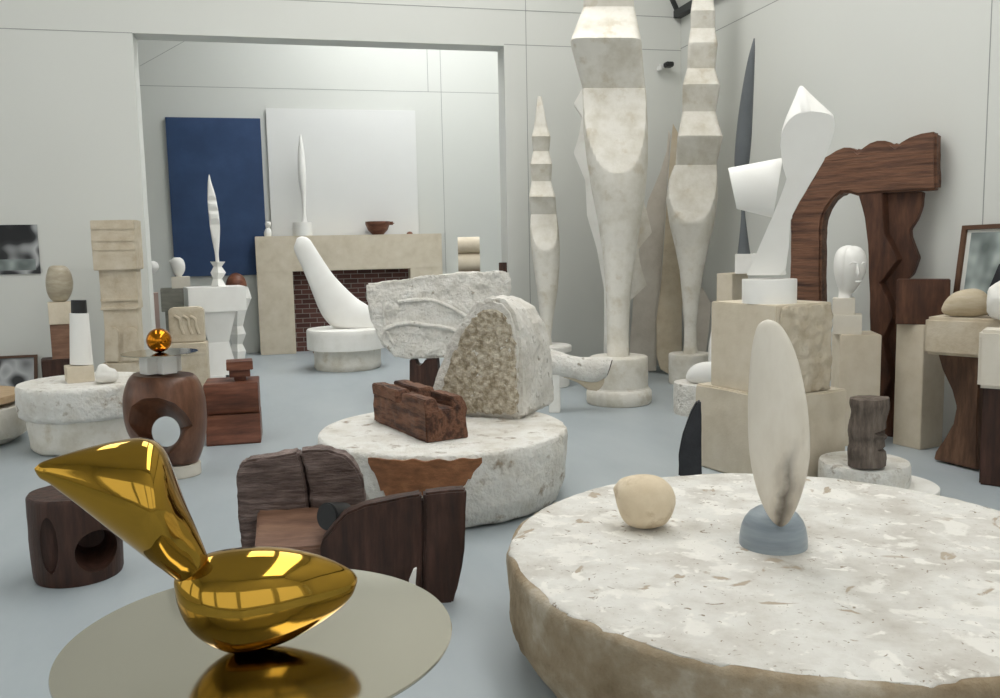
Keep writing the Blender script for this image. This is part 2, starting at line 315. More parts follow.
# ------------------------------------------------------------------ big drum in front, right
BH = .43
t = T(0, 0, pos=(1.870, 2.943, 0))
b = thing(t, 'stone_drum', 'broad low rough plaster drum carrying the upright oval disc and an egg', 'stone drum')
part(b, 'drum_side', lathe([(0, 0), (.95, 0), (.99, .02), (1.04, .07), (1.078, .13), (1.09, .19), (1.096, .3), (1.097, .40), (1.09, .418), (1.075, .426), (1.0, .426), (0, .426)], 240, .026), 'drum_side', 'brown-grey chipped side', amp=.011, ns=7, sharp=60, flat=.426)
part(b, 'plaster_top', lathe([(0, .40), (1.06, .40), (1.075, .405), (1.08, .418), (1.077, BH-.003), (1.06, BH), (0, BH)], 300, .02), 'flaky', 'pale flaking plaster top', amp=.026, ns=6, sharp=60, flat=BH)
t = T(773, 553, BH, back=.1)
b = thing(t, 'oval_sculpture', 'tall upright veined marble oval standing in a blue-grey half dome', 'sculpture')
r = t.x(808, 540)
pf = [(0, 0), (r, 0), (r, r*.15), (r*.985, r*.35), (r*.94, r*.58), (r*.86, r*.78), (r*.72, r*.97), (r*.52, r*1.12), (r*.28, r*1.2), (0, r*1.22)]
part(b, 'dome_base', lathe(pf, 64), 'blue_marble', 'blue-grey domed marble base')
ov = [(319.6, 767, 769), (322, 761.5, 776), (327, 757, 782), (340, 753.3, 790), (355, 751, 796), (370, 749.6, 800.5), (400, 748, 806.5), (430, 748.2, 809.5), (450, 749.3, 810), (470, 752, 808), (490, 757, 803), (506, 763, 797.5), (516, 768.5, 792.5), (523, 774, 788), (526.5, 779, 783)]
part(b, 'oval_disc', rows(t, ov, .4, dy=-.112, ds=3, n=64), 'marble', 'cream marble disc with dark veins')
eg = [(613.4, 488, 613.4, 490.5), (614.5, 486, 614.5, 494), (616.3, 484, 616.3, 502), (618.5, 481, 618.5, 509), (622, 478.8, 622, 517), (628, 476.8, 628, 523.5), (637, 475.2, 637, 527), (648, 475, 648, 527.8), (658, 477, 658, 526), (666, 481.5, 666, 522.5), (672, 488, 672, 514), (675.5, 496.5, 675.5, 504)]
t = settle(646, 525, BH, lambda t: pairs(t, eg, .95, ds=2.5))
solo(t, 'stone_egg', pairs(t, eg, .95, ds=2.5), 'egg_stone', 'cream almond-shaped stone egg lying on the broad front drum', 'sculpture')
# ------------------------------------------------------------------ bronze on its steel disc
SH = .7
t = T(0, 0, pos=(-.081, 2.07, SH))
b = thing(T(0, 0, pos=(-.081, 2.07, 0)), 'steel_disc_table', 'round polished steel disc under the big golden bronze', 'display table')
part(b, 'disc_top', lathe([(0, SH-.008), (.4465, SH-.008), (.448, SH-.004), (.4465, SH), (0, SH)], 160), 'steel', sharp=20)
part(b, 'pedestal', lathe([(0, 0), (.2, 0), (.2, SH-.008), (0, SH-.008)], 64), 'cream')
bd = [(174, 580, 174, 588), (180, 571, 178, 606), (190, 563, 187, 624), (202, 557, 199, 636), (220, 552, 217, 646), (240, 549.3, 238, 650.5), (262, 548, 260, 647), (285, 549, 283, 640), (308, 553, 306, 629), (328, 559, 326, 617), (344, 566, 342, 605), (353, 571.5, 352, 594), (357, 577, 357, 582)]
t = settle(246, 628, SH, lambda t: pairs(t, bd, .85, ds=3))
b = thing(t, 'bronze_sculpture', 'shiny golden bronze of a slanting cone on a lying egg form', 'sculpture')
part(b, 'egg_body', pairs(t, bd, .85, ds=3, n=64), 'gold')
cn = [(34.5, 468, 35.5, 472), (40, 463, 40, 478), (50, 459, 49, 483), (66, 454, 63, 493), (85, 448.5, 78, 504), (105, 443.5, 95, 517), (124, 440, 112, 530), (140, 438.3, 128, 542), (152, 440.5, 142, 552.5), (161, 446.5, 151, 559.5), (168, 457, 157, 564), (175, 475, 163, 568.5), (184, 500, 169, 573.5), (194, 523, 174, 577.5), (202, 542, 177, 580), (208, 557, 181, 583)]
part(b, 'cone_neck', pairs(t, cn, .8, ds=3, n=64, dy=-.01), 'gold')
# ------------------------------------------------------------------ carved wooden bench
t = T(398, 606)
b = thing(t, 'gouged_wood_bench', 'gouged dark wooden trough seat with two upright slabs in front of the middle drum', 'seat')
D = .42
lb = [(248, 592), (246, 560), (240, 520), (237.5, 478), (240, 466), (246, 459), (292, 451.5), (299, 449.5), (303, 462), (308, 490), (313, 592)]
rb = [(316, 592), (311, 488), (306, 466), (300, 450), (309, 448), (328, 448), (345, 453.5), (357, 464), (363, 478), (366, 505), (368, 592)]
for pg in (lb, rb): part(b, 'back_slab', prism(poly(t, pg, D), D-.05, D+.07), 'gouged', 'brown gouged slab', bevel=.012, sub=.02, amp=.009, ns=14, sharp=70)
zs = .17
part(b, 'back_core', prism(poly(t, [(270, 592), (270, 470), (290, 455), (318, 454), (330, 470), (330, 592)], D+.01), D+.0, D+.05), 'dark_wood'); part(b, 'front_core', prism(poly(t, [(408, 612), (408, 504), (438, 497), (438, 612)], .03), .03, .07), 'dark_wood')
xx_ = [t.x(250, 548, .1), t.x(356, 520, D)]; zb_, zf_ = t.z(300, 507, D-.04), t.z(262, 549, .1)
part(b, 'seat', loft([[(xx_[0], D-.04, 0), (xx_[1], D-.04, 0), (xx_[1]+.25, .08, 0), (xx_[0]+.02, .08, 0)], [(xx_[0], D-.04, zb_), (xx_[1], D-.04, zb_), (xx_[1]+.25, .08, zf_), (xx_[0]+.02, .08, zf_)]]), 'seat_wood', 'lighter worn brown seat', bevel=.01, sub=.04, amp=.006)
if 0: (prism([(t.x(252, 560, D), .0), (t.x(450, 590), .0), (t.x(450, 560), zs), (t.x(300, 540, .1), zs+.02), (t.x(252, 548, D), zs)], .06, D-.04))
f1 = [(324, 612), (320, 575), (320.5, 548), (323, 540), (334, 525), (345, 513.5), (365, 506), (390, 500.5), (422, 494), (422, 612)]
f2 = [(424, 612), (424, 494), (445, 491.5), (466.5, 490), (466, 520), (465, 548), (460, 580), (452, 605), (448, 612)]
for pg in (f1, f2): part(b, 'front_slab', prism(poly(t, pg), 0, .09), 'dark_wood', bevel=.01, sub=.03, amp=.006, ns=9, sharp=60)
x0, z0 = t.q(335, 515, .16); k = .064
part(b, 'knob', tube([(x0+.04, .20, z0-.02), (x0+.0, .15, z0), (x0-.035, .105, z0+.012)], .062, 32), 'black', 'black iron knob', bevel=.006)
t = T(412, 617); solo(t, 'plaster_sliver', prism([(t.x(x, y), max(0, t.z(x, y))) for x, y in [(408, 620), (409, 579), (413.5, 568), (416.5, 566.5), (415.5, 580), (415, 620)]], -.03, -.005), 'plaster', 'thin white plaster sliver leaning on the dark front slab of the bench', 'plaster piece')
# ------------------------------------------------------------------ hollow wooden drum, left
t = T(81, 590, back=.25)
r = abs(t.x(29, 540))*1.02; zt = t.z(60, 492)
b = solo(t, 'hollow_wood_drum', lathe([(0, 0), (r*.93, 0), (r*.96, .02), (r, zt*.5), (r*.98, zt-.012), (r*.94, zt), (0, zt)], 64, .03), 'dark_wood', 'short dark wooden drum with a hollowed side behind the bronze cone', 'wood block', amp=.003, ns=6)
x1, z1 = t.q(103, 549, -r*.8)
carve(b, loft([[(x1-.01-.04*v+(.118-.05*v)*math.cos(u), -r*1.25+v*r*1.6, z1-.0+(.118-.06*v)*math.sin(u)) for u in [2*math.pi*j/32 for j in range(32)]] for v in (0, .3, .6, 1)]))
x1, z1 = t.q(49, 545, -r*.7)
carve(b, loft([[(x1+.038*math.cos(u), y, z1+.14*math.sin(u)) for u in [2*math.pi*j/32 for j in range(32)]] for y in (-r*1.4, -r*.62)]))
# ------------------------------------------------------------------ openwork wooden base with ball
t = T(180, 479.5); r = abs(t.x(202.5, 472)-t.x(180, 472)); t = T(180, 479.5, back=r)
b = thing(t, 'round_stone_slab', 'low round cream stone foot under the openwork wooden base', 'stone slab'); hf = t.z(180, 467, -r)
part(b, 'stone_disc', lathe([(0, 0), (r, 0), (r, hf), (0, hf)], 48), 'pale_stone', bevel=.006)
tb = T(0, 0, pos=t.o+np.array([0, 0, hf]))
ob = [(376, 133, 194, 2.6, .95), (380, 129, 198, 2.4), (388, 125.5, 202), (400, 122.8, 205.5), (415, 122.8, 207), (430, 125, 207), (443, 130, 205.5), (455, 139, 203), (464, 149, 200), (468, 153, 198)]

yb_ = min((v_/4 for v_ in range(1760, 1900)), key=lambda y_: abs(tb.z(180, y_))); ob = [(376+(r_[0]-376)*(yb_-376)/92,)+r_[1:] for r_ in ob]; gg = rows(tb, ob, .95, ds=3, n=64); mz = min(v[2] for v in gg[0]); ow = solo(tb, 'openwork_wood_base', ([(x, y, z-mz) for x, y, z in gg[0]], gg[1]), 'walnut', 'rounded walnut base pierced by a lens-shaped opening', 'wood base')
def ell(cx, cz, rx, rz, y, tilt, pw=2.): return [(cx+rx*c*math.cos(tilt)-rz*s*math.sin(tilt), y, cz+rx*c*math.sin(tilt)+rz*s*math.cos(tilt)) for c, s in [se(2*math.pi*j/48, pw) for j in range(48)]]
lens = resample([(117, 417), (129, 404), (143, 398.5), (158, 399), (174, 404.5), (186, 414), (194.5, 426), (186, 431), (180, 443), (170, 455), (160, 455), (146, 446), (133, 433), (121, 423), (117, 417)], 4)[:-1]
hole = [(166+14.5*math.cos(math.pi*2*i/len(lens)+math.pi), 431.5+15.5*math.sin(math.pi*2*i/len(lens)+math.pi)) for i in range(len(lens))]
def lr(ps, y, k=1.): q_ = [tb.q(a_, c_, y) for a_, c_ in ps]; m_ = np.mean(np.array(q_), 0); return [(m_[0]+(a_-m_[0])*k, y, m_[1]+(c_-m_[1])*k) for a_, c_ in q_]
carve(ow, loft([lr(lens, -.4, 1.2), lr(lens, -.27, 1.08), lr(lens, -.17, .9), lr(hole, -.02), lr(hole, .4, .95)]))
zt = float(np.max([v.co.z for v in ow.data.vertices]))
hc = float(tb.o[2])+zt
tc = T(0, 0, pos=(tb.o[0], tb.o[1], hc)); xc = tc.x(161.5, 378); tc.o = tc.o+tc.ex*xc
w = abs(tc.x(183, 378))*1.0; hh = tc.z(161, 353)
cr = [(-w, -.45*w), (-.42*w, -.45*w), (-.42*w, -w), (.42*w, -w), (.42*w, -.45*w), (w, -.45*w), (w, .45*w), (.42*w, .45*w), (.42*w, w), (-.42*w, w), (-.42*w, .45*w), (-w, .45*w)]
ca, sa = math.cos(.5), math.sin(.5)
solo(tc, 'cross_stone_block', loft([[(x*ca-y*sa, x*sa+y*ca, z) for x, y in [(p*.9, q*.9) for p, q in cr]] for z in (0, hh)]), 'plaster', 'small white cross-shaped stone block under the little steel disc', 'stone block', bevel=.004)
td = T(0, 0, pos=(tc.o[0], tc.o[1], hc+hh)); r = abs(td.x(200, 351)-td.x(122, 351))/2
solo(td, 'small_steel_disc', lathe([(0, 0), (r, 0), (r, .006), (0, .006)], 96), 'steel', 'thin steel disc balanced under the golden ball', 'disc', sharp=20)
te = T(0, 0, pos=(td.o[0], td.o[1], hc+hh+.006)); r = abs(te.x(173, 339)-te.x(147, 339))/2
solo(te, 'golden_ball', lathe([(r*math.sin(math.pi*i/32), r-r*math.cos(math.pi*i/32)) for i in range(33)], 64), 'gold2', 'small mirror-polished golden ball on a thin steel disc', 'sculpture', sharp=180)
# ------------------------------------------------------------------ mahogany blocks
t = T(234, 445, yaw=-4)
xl, xr = t.x(206, 440), t.x(261, 440); zt = t.z(232, 384); zm = t.z(235, 416)
pl = [(0.01, 0), (.0, .01), (.03, zm*.3), (.06, zm*.6), (.075, zm), (.42, zm), (.42, 0)]
solo(t, 'flared_wood_block', ([(xl if i < len(pl) else xr, pl[i % len(pl)][0], pl[i % len(pl)][1]) for i in range(2*len(pl))], prism(pl, 0, 1)[1]), 'mahogany', 'flaring reddish wooden block lying on the floor under its twin', 'wood block', bevel=.005)
h2 = zt-zm; pu = [(.10, 0), (.06, h2*.08), (.025, h2*.3), (.012, h2*.55), (.02, h2*.92), (.03, h2), (.42, h2), (.42, 0)]
t2 = T(0, 0, pos=t.o+np.array([0, 0, zm])); t2.a = t.a; xl, xr = t.x(203.5, 400), t.x(258.5, 400)
solo(t2, 'bulging_wood_block', ([(xl if i < len(pu) else xr, pu[i % len(pu)][0], pu[i % len(pu)][1]) for i in range(2*len(pu))], prism(pu, 0, 1)[1]), 'mahogany', 'bulging reddish wooden block laid on top of the flaring one', 'wood block', bevel=.005)
t3 = T(240, 380, h=float(t.o[2])+zt)
b = thing(t3, 'stepped_wood_cap', 'small square stepped wooden cap standing on the mahogany blocks', 'wood cap')
for nm, a, c, y0, y1 in (('wide_plate', 226, 252.5, 360.5, 369), ('narrow_plate', 229, 250, 369, 376), ('neck', 234, 246, 376, 381)):
    w0, w1 = t3.x(a, y0), t3.x(c, y0); d = (w1-w0)/2; part(b, nm, box(w0, w1, -d+.02, d+.02, max(0, t3.z(240, y1)), t3.z(240, y0)), 'mahogany', bevel=.004)
# ------------------------------------------------------------------ middle drum with the carved wood and the domed stone
MH = .45
t = T(0, 0, pos=(.9705, 5.51, 0)); r = .79
md = [(0, 0), (r*.86, 0), (r*.93, .02), (r*.985, .12), (r, .25), (r*1.005, .38), (r*.995, MH-.01), (r*.98, MH), (0, MH)]
b = thing(t, 'plaster_drum', 'broad white plaster drum with a rust-brown patch under the domed stone', 'drum')
part(b, 'drum_body', lathe(md, 160, .03), 'drum_plaster', amp=.012, ns=6, sharp=60, flat=MH)
def patch(px0, px1, n=40):
    """a ragged bare patch on the drum's side, a thin shell following the curve"""
    top, bot = [], []
    for i in range(n+1):
        px = px0+(px1-px0)*i/n; rr = r+.012
        d = ray(px, 460); u = d[:2]; o = EYE[:2]-t.o[:2]; A = u@u; Bq = 2*u@o; Cq = o@o-rr*rr; tt = (-Bq-math.sqrt(max(0, Bq*Bq-4*A*Cq)))/(2*A)
        p = EYE[:2]+u*tt-t.o[:2]; loc = (float(p@t.ex[:2]), float(p@t.ey[:2])); f = i/n
        hi = MH-.022-.012*noise.noise(Vector((f*9, 1, 2))) ; lo = MH-.05-.19*min(1, f/.14, (1-f)/.25)*(1+.7*noise.noise(Vector((f*7, 4, 2)))+.4*noise.noise(Vector((f*26, 7, 2))))
        top.append((loc[0], loc[1], hi)); bot.append((loc[0], loc[1], min(hi-.01, lo)))
    V = top+bot+[(x*.97, y*.97, z) for x, y, z in top]+[(x*.97, y*.97, z) for x, y, z in bot]; m = n+1; Fs = []
    for i in range(n): Fs += [(i, i+1, m+i+1, m+i), (i, 2*m+i, 2*m+i+1, i+1), (m+i, m+i+1, 3*m+i+1, 3*m+i), (2*m+i, 3*m+i, 3*m+i+1, 2*m+i+1)]
    return V, Fs+[(0, m, 3*m, 2*m), (n, 2*m+n, 3*m+n, m+n)]
part(b, 'bare_patch', patch(368, 482), 'rust', 'bare rust-brown patch', sub=.03, amp=.004)
# carved wooden block
pa_, pb2 = at(374, 421, MH), at(426.5, 443.5, MH); t = T(426.5, 443.5, MH); dv = pb2-pa_; t = T(426.5, 443.5, MH, yaw=math.degrees(math.atan2(dv[1], dv[0])-t.a))
w, d = abs(t.x(373.5, 410)), abs(t.qs(467, 410)[0]); zz = t.z(426.5, 401); zc = zz*.74
b = thing(t, 'notched_wood_block', 'dark reddish notched wooden beam lying on the plaster drum', 'wood block')
part(b, 'body', box(-w, 0, 0, d, 0, zc), 'dark_wood_x', bevel=.008, sub=.03, amp=.012, ns=9, sharp=60, flat=9)
for x0, x1, y0, y1 in ((-w, -w*.52, 0, d*.42), (-w*.42, 0, 0, d*.36), (-w, -w*.5, d*.55, d), (-w*.4, 0, d*.68, d)):
    sl = .02; h2 = zz-zc
    part(b, 'lug', loft([[(x0, y0, zc-.01), (x1, y0, zc-.01), (x1, y1, zc-.01), (x0, y1, zc-.01)], [(x0, y0, zz), (x1-sl, y0, zz), (x1-sl, y1-sl, zz), (x0, y1-sl, zz)]]), 'dark_wood_x', bevel=.006, sub=.025, amp=.009, ns=12, sharp=60)
# domed stone
t = T(521, 420.5, MH, yaw=-24)
out = [(425, 409), (430, 392), (437, 370), (447, 345), (459, 324), (470, 308), (481, 299.5), (493, 297), (504, 300.5), (513, 311), (518, 328), (521, 350), (521.5, 385), (521, 420.5)]
pf = [(t.x(x, y), max(0, t.z(x, y))) for x, y in out]; pf[0] = (pf[0][0], 0)
d = abs(t.qs(557, 400)[0])
b = thing(t, 'domed_stone', 'rough dome-topped stone slab standing on the middle plaster drum', 'stone')
bko = [(455, 405), (458, 390), (462, 370), (468, 350), (475, 326), (484, 308), (495, 297.5), (508, 295), (522, 298.5), (535, 307), (544.5, 320), (550.5, 341), (554, 378), (556, 411)]
pb_ = [(t.x(x, y, d), max(0, t.z(x, y, d))) for x, y in bko]; pb_[0] = (pb_[0][0], 0); pb_[-1] = (pb_[-1][0], 0); pf[-1] = (pf[-1][0], 0)
part(b, 'block', prism(pf, 0, d, pb_), 'stone_white', bevel=.03, sub=.03, amp=.012, ns=9, sharp=80, flat=9)
ins = [(436, 414), (440, 398), (446, 374), (454, 352), (463, 333), (473, 319), (481, 311), (494, 309), (504, 314), (511, 325), (515, 345), (517, 385), (517, 414)]
part(b, 'granular_face', prism([(t.x(x, y), max(.012, t.z(x, y))) for x, y in ins], -.012, .03), 'rough_stone', 'tan granular broken face', bevel=.008, sub=.016, amp=.012, ns=26, sharp=80, flat=9)
# wooden block and relief slab behind
t = T(432, 392, yaw=-8)
nt_ = [(409.5, 395), (409.5, 360), (415, 359.5), (417, 365), (420, 366), (423, 363), (425, 360), (437, 358.5), (440, 395)]
pf = [(t.x(x, y), max(0, t.z(x, y))) for x, y in nt_]
solo(t, 'dark_support_block', prism(pf, 0, .2), 'dark_wood', 'dark wooden block with a notched top holding up the plaster relief', 'wood block', bevel=.006)
hb = t.z(437, 358.5)
t = T(0, 0, pos=t.o+t.ey*.02+np.array([0, 0, hb])); t.o = t.o+t.ey*.0
rl = [(371, 320), (367, 300), (366, 288), (367.5, 284.5), (390, 281), (411, 279.5), (420, 276.5), (435, 275.5), (452, 274), (480, 272.5), (508, 271), (511.5, 280), (510, 300), (500, 330), (480, 350), (450, 359.5), (425, 361), (408, 360.5), (395, 357), (381, 343)]
pf = [(t.x(x, y), max(0, t.z(x, y))) for x, y in rl]
b = thing(t, 'relief_slab', 'half-round white plaster slab with raised curved ridges behind the domed stone', 'relief')
part(b, 'slab', prism(pf, 0, .17), 'stone_white', bevel=.015, sub=.03, amp=.02, ns=8, sharp=80, flat=9)
def ridge(pts, r): part(b, 'ridge', tube([(t.x(x, y), -.005, t.z(x, y)) for x, y in resample(pts, 6, True)], r), 'stone_white', sub=.03, amp=.004, ns=9)
ridge([(398, 302), (415, 300), (432, 300.5), (448, 306), (462, 314), (470, 320)], .022)
ridge([(384, 330), (395, 325), (410, 323), (428, 325.5), (445, 327.5), (458, 332)], .025)
ridge([(384, 300), (384, 315), (386, 330), (394, 345)], .016)
# ------------------------------------------------------------------ white drum on the left and what stands on it
LH = .55
v = fit_circle(LH, 14, 153, 371.5); t = T(0, 0, pos=(v[0], v[1], 0)); r = v[2]; zm = .28
b = thing(t, 'stepped_plaster_drum', 'white two-step plaster drum carrying the tapered white column', 'drum')
part(b, 'rough_drum', lathe([(0, 0), (r*.78, 0), (r*.85, .03), (r*.88, zm), (0, zm)], 96, .04), 'old_plaster', amp=.01, ns=6, sharp=60)
part(b, 'broad_drum', lathe([(0, zm-.005), (r*.9, zm-.005), (r*.97, zm+.02), (r, zm+.12), (r, LH-.02), (r*.98, LH), (0, LH)], 120, .03), 'drum_plaster', amp=.008, ns=7, sharp=60, flat=LH)
t = T(82, 382.5, LH, yaw=6)
w0, w1, z1 = t.x(67, 375), t.x(94.5, 375), t.z(80, 366.5)
solo(t, 'small_limestone_block', box(w0, w1, 0, w1-w0, 0, z1), 'cream', 'small limestone block under the white column with a black cap', 'stone block', bevel=.004)
t2 = T(0, 0, pos=t.o+np.array([0, 0, z1])); t2.a = t.a; dd = (w1-w0)/2
b = thing(t2, 'white_column', 'slim tapered white column with a black cap on the left drum', 'sculpture')
zl = [(365.5, 71.3, 95), (350, 71.2, 93.3), (314.5, 71, 90.3)]
part(b, 'shaft', rows(t2, zl, 1, dy=dd, ds=0, n=32, p=2.2), 'smooth_plaster')
part(b, 'cap', rows(t2, [(315.5, 72.5, 89), (301.5, 72.3, 88)], 1, dy=dd, ds=0, n=32), 'black', 'black cap')
v0 = [min(q.co.z for q in o.data.vertices) for o in b.children]
for o in b.children: o.location.z = -min(v0)
lp = [(95.5, 370, 95.6, 382), (98, 366, 98, 383), (103, 364.5, 103, 383.5), (110, 367, 110, 383), (115, 369, 115, 381.5), (118, 374, 118, 378)]
t = settle(106, 383, LH, lambda t: pairs(t, lp, .8)); solo(t, 'plaster_lump', pairs(t, lp, .8), 'plaster', 'irregular white plaster lump beside the small limestone block', 'plaster piece', sub=.03, amp=.012, ns=14)
# tub at the left edge
t = T(-52, 452, back=.35)
b = thing(t, 'round_wooden_topped_tub', 'tapering plaster tub with a tan wooden top at the left edge', 'tub')
pr = [(0, 0)]+[(t.x(x, y), max(0, t.z(x, y))) for x, y in ((0, 452), (14, 440), (27, 428), (28.5, 420), (26, 400))]+[(0, t.z(26, 398))]
pr[1] = (pr[1][0], 0); part(b, 'tub_body', lathe(pr, 96, .05), 'old_plaster', amp=.008)
zt = t.z(20, 396); part(b, 'wooden_top', lathe([(0, zt), (t.x(22, 390), zt), (t.x(22, 390), zt+.06), (0, zt+.06)], 96), 'tan_wood', 'tan wooden top', bevel=.006)
# ------------------------------------------------------------------ against the left part of the partition
t = T(58, 415)
b = thing(t, 'stacked_pedestal', 'narrow pedestal of limestone over wood by the left wall', 'pedestal')
def slab4(t, y0, y1, xl, xr, d=None, dy=0.):
    w0, w1 = t.x(xl, (y0+y1)/2), t.x(xr, (y0+y1)/2); d = d or (w1-w0); return box(w0, w1, dy, dy+d, max(0, t.z((xl+xr)/2, y1)), t.z((xl+xr)/2, y0))
part(b, 'dark_wood_foot', slab4(t, 359.5, 415, 43, 72.5, .3), 'dark_wood', 'dark carved wooden foot', bevel=.01)
part(b, 'wood_post', slab4(t, 324, 360, 51, 71, .2, .04), 'seat_wood', 'brown wooden post', bevel=.004)
part(b, 'limestone_block', slab4(t, 302.5, 324.5, 48.3, 72.5, .24, .02), 'cream', 'limestone block', bevel=.005)
hz = t.z(60, 302.5); t2 = T(0, 0, pos=t.o+t.ey*.14+np.array([0, 0, hz]))
vs = [(303, 53.5, 65.5), (300, 50, 69), (294, 47, 72), (287, 45.7, 73.3), (280, 45.7, 72.8), (272, 47.5, 70), (268, 49.5, 66.5), (266.8, 53, 63)]
o = solo(t2, 'alabaster_vessel', rows(t2, vs, .95, ds=2), 'alabaster', 'tan rounded alabaster head form on a narrow stacked pedestal', 'sculpture')
o.location.z -= min(v.co.z for v in o.data.vertices)
t = T(121, 411, yaw=-14)
b = thing(t, 'carved_stone_pillar', 'tall carved limestone pillar of stacked blocks beside the wall opening', 'pillar')
def pb(name, y0, y1, xl, xr, inset=0., d=.28):
    w0, w1 = t.x(xl, (y0+y1)/2, inset), t.x(xr, (y0+y1)/2, inset)
    return part(b, name, box(w0, w1, inset, inset+d-2*inset, max(0, t.z(118, y1, inset)), t.z(118, y0, inset)), 'carved', bevel=.006, sub=.06, amp=.003, ns=12)
pb('base_block', 363, 411, 103, 139); pb('arched_block', 309, 363.5, 105, 138.5, .03); pb('banded_block', 269.5, 309.5, 100, 137, .03); pb('wide_block', 220, 270, 91.5, 135, -.02)
for xc in (111.7, 130): part(b, 'relief_arch', prism([t.q(x, y, .0) for x, y in [(xc-7.5, 362), (xc-7.5, 334)]+[(xc-7.5*math.cos(a), 334-6.5*math.sin(a)) for a in [math.pi*i/8 for i in range(1, 8)]]+[(xc+7.5, 334), (xc+7.5, 362)]], .0, .05), 'carved', bevel=.01)
for y in (300, 308.5): part(b, 'relief_band', box(t.x(100, y), t.x(137.5, y), .012, .06, t.z(118, y+1.4), t.z(118, y-1.4)), 'carved', bevel=.004)
for y in (228, 240, 249): part(b, 'relief_band', box(t.x(92.5, y, -.03), t.x(134.5, y, -.03), -.027, .02, t.z(118, y+1.2, -.03), t.z(118, y-1.2, -.03)), 'carved', bevel=.003)
a, c = aty(0, 225, YP-.02), aty(40.5, 273.5, YP-.02); x0 = float(aty(-30, 250, YP)[0])
def quad(P, m_, name, thick, par=None, **k):
    P = [np.array(p, float) for p in P]; n = np.cross(P[1]-P[0], P[3]-P[0]); n /= np.linalg.norm(n); V = [tuple(p) for p in P]+[tuple(p-n*thick) for p in P]
    return V, [(0, 1, 2, 3), (7, 6, 5, 4), (0, 4, 5, 1), (1, 5, 6, 2), (2, 6, 7, 3), (3, 7, 4, 0)]
o = bpy.data.objects.new('mounted_picture', None); C.objects.link(o); tag(o, 'unframed black and white photograph fixed to the left wall', 'photograph')
part(o, 'print_sheet', box(x0, float(c[0]), YP-.016, YP-.001, float(c[2]), float(a[2])), 'print')
xm, zmid = float(aty(20, 250, YP)[0]), float(aty(20, 250, YP)[2])
part(o, 'pale_shape', box(x0+.05, float(c[0])-.04, YP-.018, YP-.015, float(c[2])+.04, float(c[2])+.16), 'print_pale')
o2 = bpy.data.objects.new('framed_picture', None); C.objects.link(o2); tag(o2, 'brown-framed dark picture leaning at the foot of the left wall', 'picture')
zt = float(aty(20, 356.5, YP-.12)[2]); xr = float(aty(37, 370, YP-.12)[0]); xl = xr-.95; lean = .10
def lq(u0, u1, w0, w1, f=0.):
    P = []
    for u, w in ((u0, w0), (u1, w0), (u1, w1), (u0, w1)): P.append((xl+(xr-xl)*u, YP-.03-.14*(1-w)-f, zt*w+.002))
    return P
part(o2, 'picture_sheet', quad(lq(.02, .98, .03, .97, .004), '', '', -.01), 'print'); part(o2, 'mount', quad(lq(.03, .97, .04, .96, .001), '', '', -.008), 'mount')
for args in ((0, .035, 0, 1), (.965, 1, 0, 1), (.035, .965, 0, .05), (.035, .965, .95, 1)): part(o2, 'frame_rail', quad(lq(*args, .012), '', '', -.022), 'frame')
# ------------------------------------------------------------------ back room
def wallbox(p0, p1, Y, th): return box(float(aty(*p0, Y)[0]), float(aty(*p1, Y)[0]), Y, Y+th, float(aty(*p1, Y)[2]), float(aty(*p0, Y)[2]))
def wsolo(name, geom, m, label, cat, **k):
    o = bpy.data.objects.new(name, mesh(geom, name=name, **k)); C.objects.link(o); o.data.materials.append(M[m]); return tag(o, label, cat)
wsolo('hanging_blue_canvas', wallbox((165, 117), (268, 274.5), YB-.06, .058), 'blue', 'large deep blue painted panel on the rear wall', 'panel', bevel=.004)
wsolo('hanging_white_canvas', wallbox((265.5, 108), (419, 236), YB-.05, .03), 'canvas', 'large blank white canvas on the rear wall above the stone mantel', 'panel', bevel=.004)
# fireplace
YM = 13.98; fx = lambda px, py: float(aty(px, py, YM)[0]); fz = lambda px, py: float(aty(px, py, YM)[2])
o = bpy.data.objects.new('stone_fireplace', None); C.objects.link(o); o.location = (fx(350, 350), YM, 0); tag(o, 'pale stone fireplace surround lined with red-brown brick in the rear room', 'fireplace')
def fp(name, geom, m, label=None, **k):
    q = part(o, name, geom, m, label, **k); q.location = (-o.location.x, -YM, 0); return q
A0, A1, B0, B1 = fx(258, 300), fx(294, 300), fx(410, 255), fx(442, 250); ZT = (fz(258, 238)+fz(442, 232))/2; ZL = (fz(294, 272)+fz(411, 268))/2
fp('jamb', box(A0, A1, YM, YB-.1, 0, ZL), 'cream', bevel=.006); fp('jamb', box(B0, B1, YM, YB-.1, 0, ZL), 'cream', bevel=.006)
fp('lintel', box(A0, B1, YM, YB-.1, ZL, ZT), 'cream', bevel=.006); fp('brick_lining', box(A1, B0, YB-.16, YB-.1, 0, ZL), 'brick', 'red-brown brick lining')
x = fx(425, 305); 
solo(T(0, 0, pos=(fx(316, 352), YM-.12, 0)), 'brick_fragment', box(-.05, .05, 0, .12, 0, .14), 'mahogany', 'small brown brick standing by the fireplace opening', 'brick', bevel=.008)
def onm(px, py=235): return T(0, 0, pos=(fx(px, py), YM+.14, ZT))
t = onm(303)
b = thing(t, 'slender_white_sculpture', 'slender white spindle on a round base, left end of the mantel', 'sculpture')
w = t.x(312, 228); hb = t.z(303, 222.5); part(b, 'round_base', lathe([(0, 0), (w, 0), (w, hb), (0, hb)], 40), 'smooth_plaster', bevel=.004)
sp = [(134.5, 300.2, 301.2), (140, 299, 302.4), (150, 298, 304), (163, 297.6, 305.3), (175, 298, 306), (186, 299.4, 306), (196, 301, 306), (206, 302, 305.8), (214, 302.2, 306), (219, 301.6, 306.6), (223, 300.5, 307.5)]
part(b, 'spindle', rows(t, sp, .9, ds=2, n=28), 'smooth_plaster')
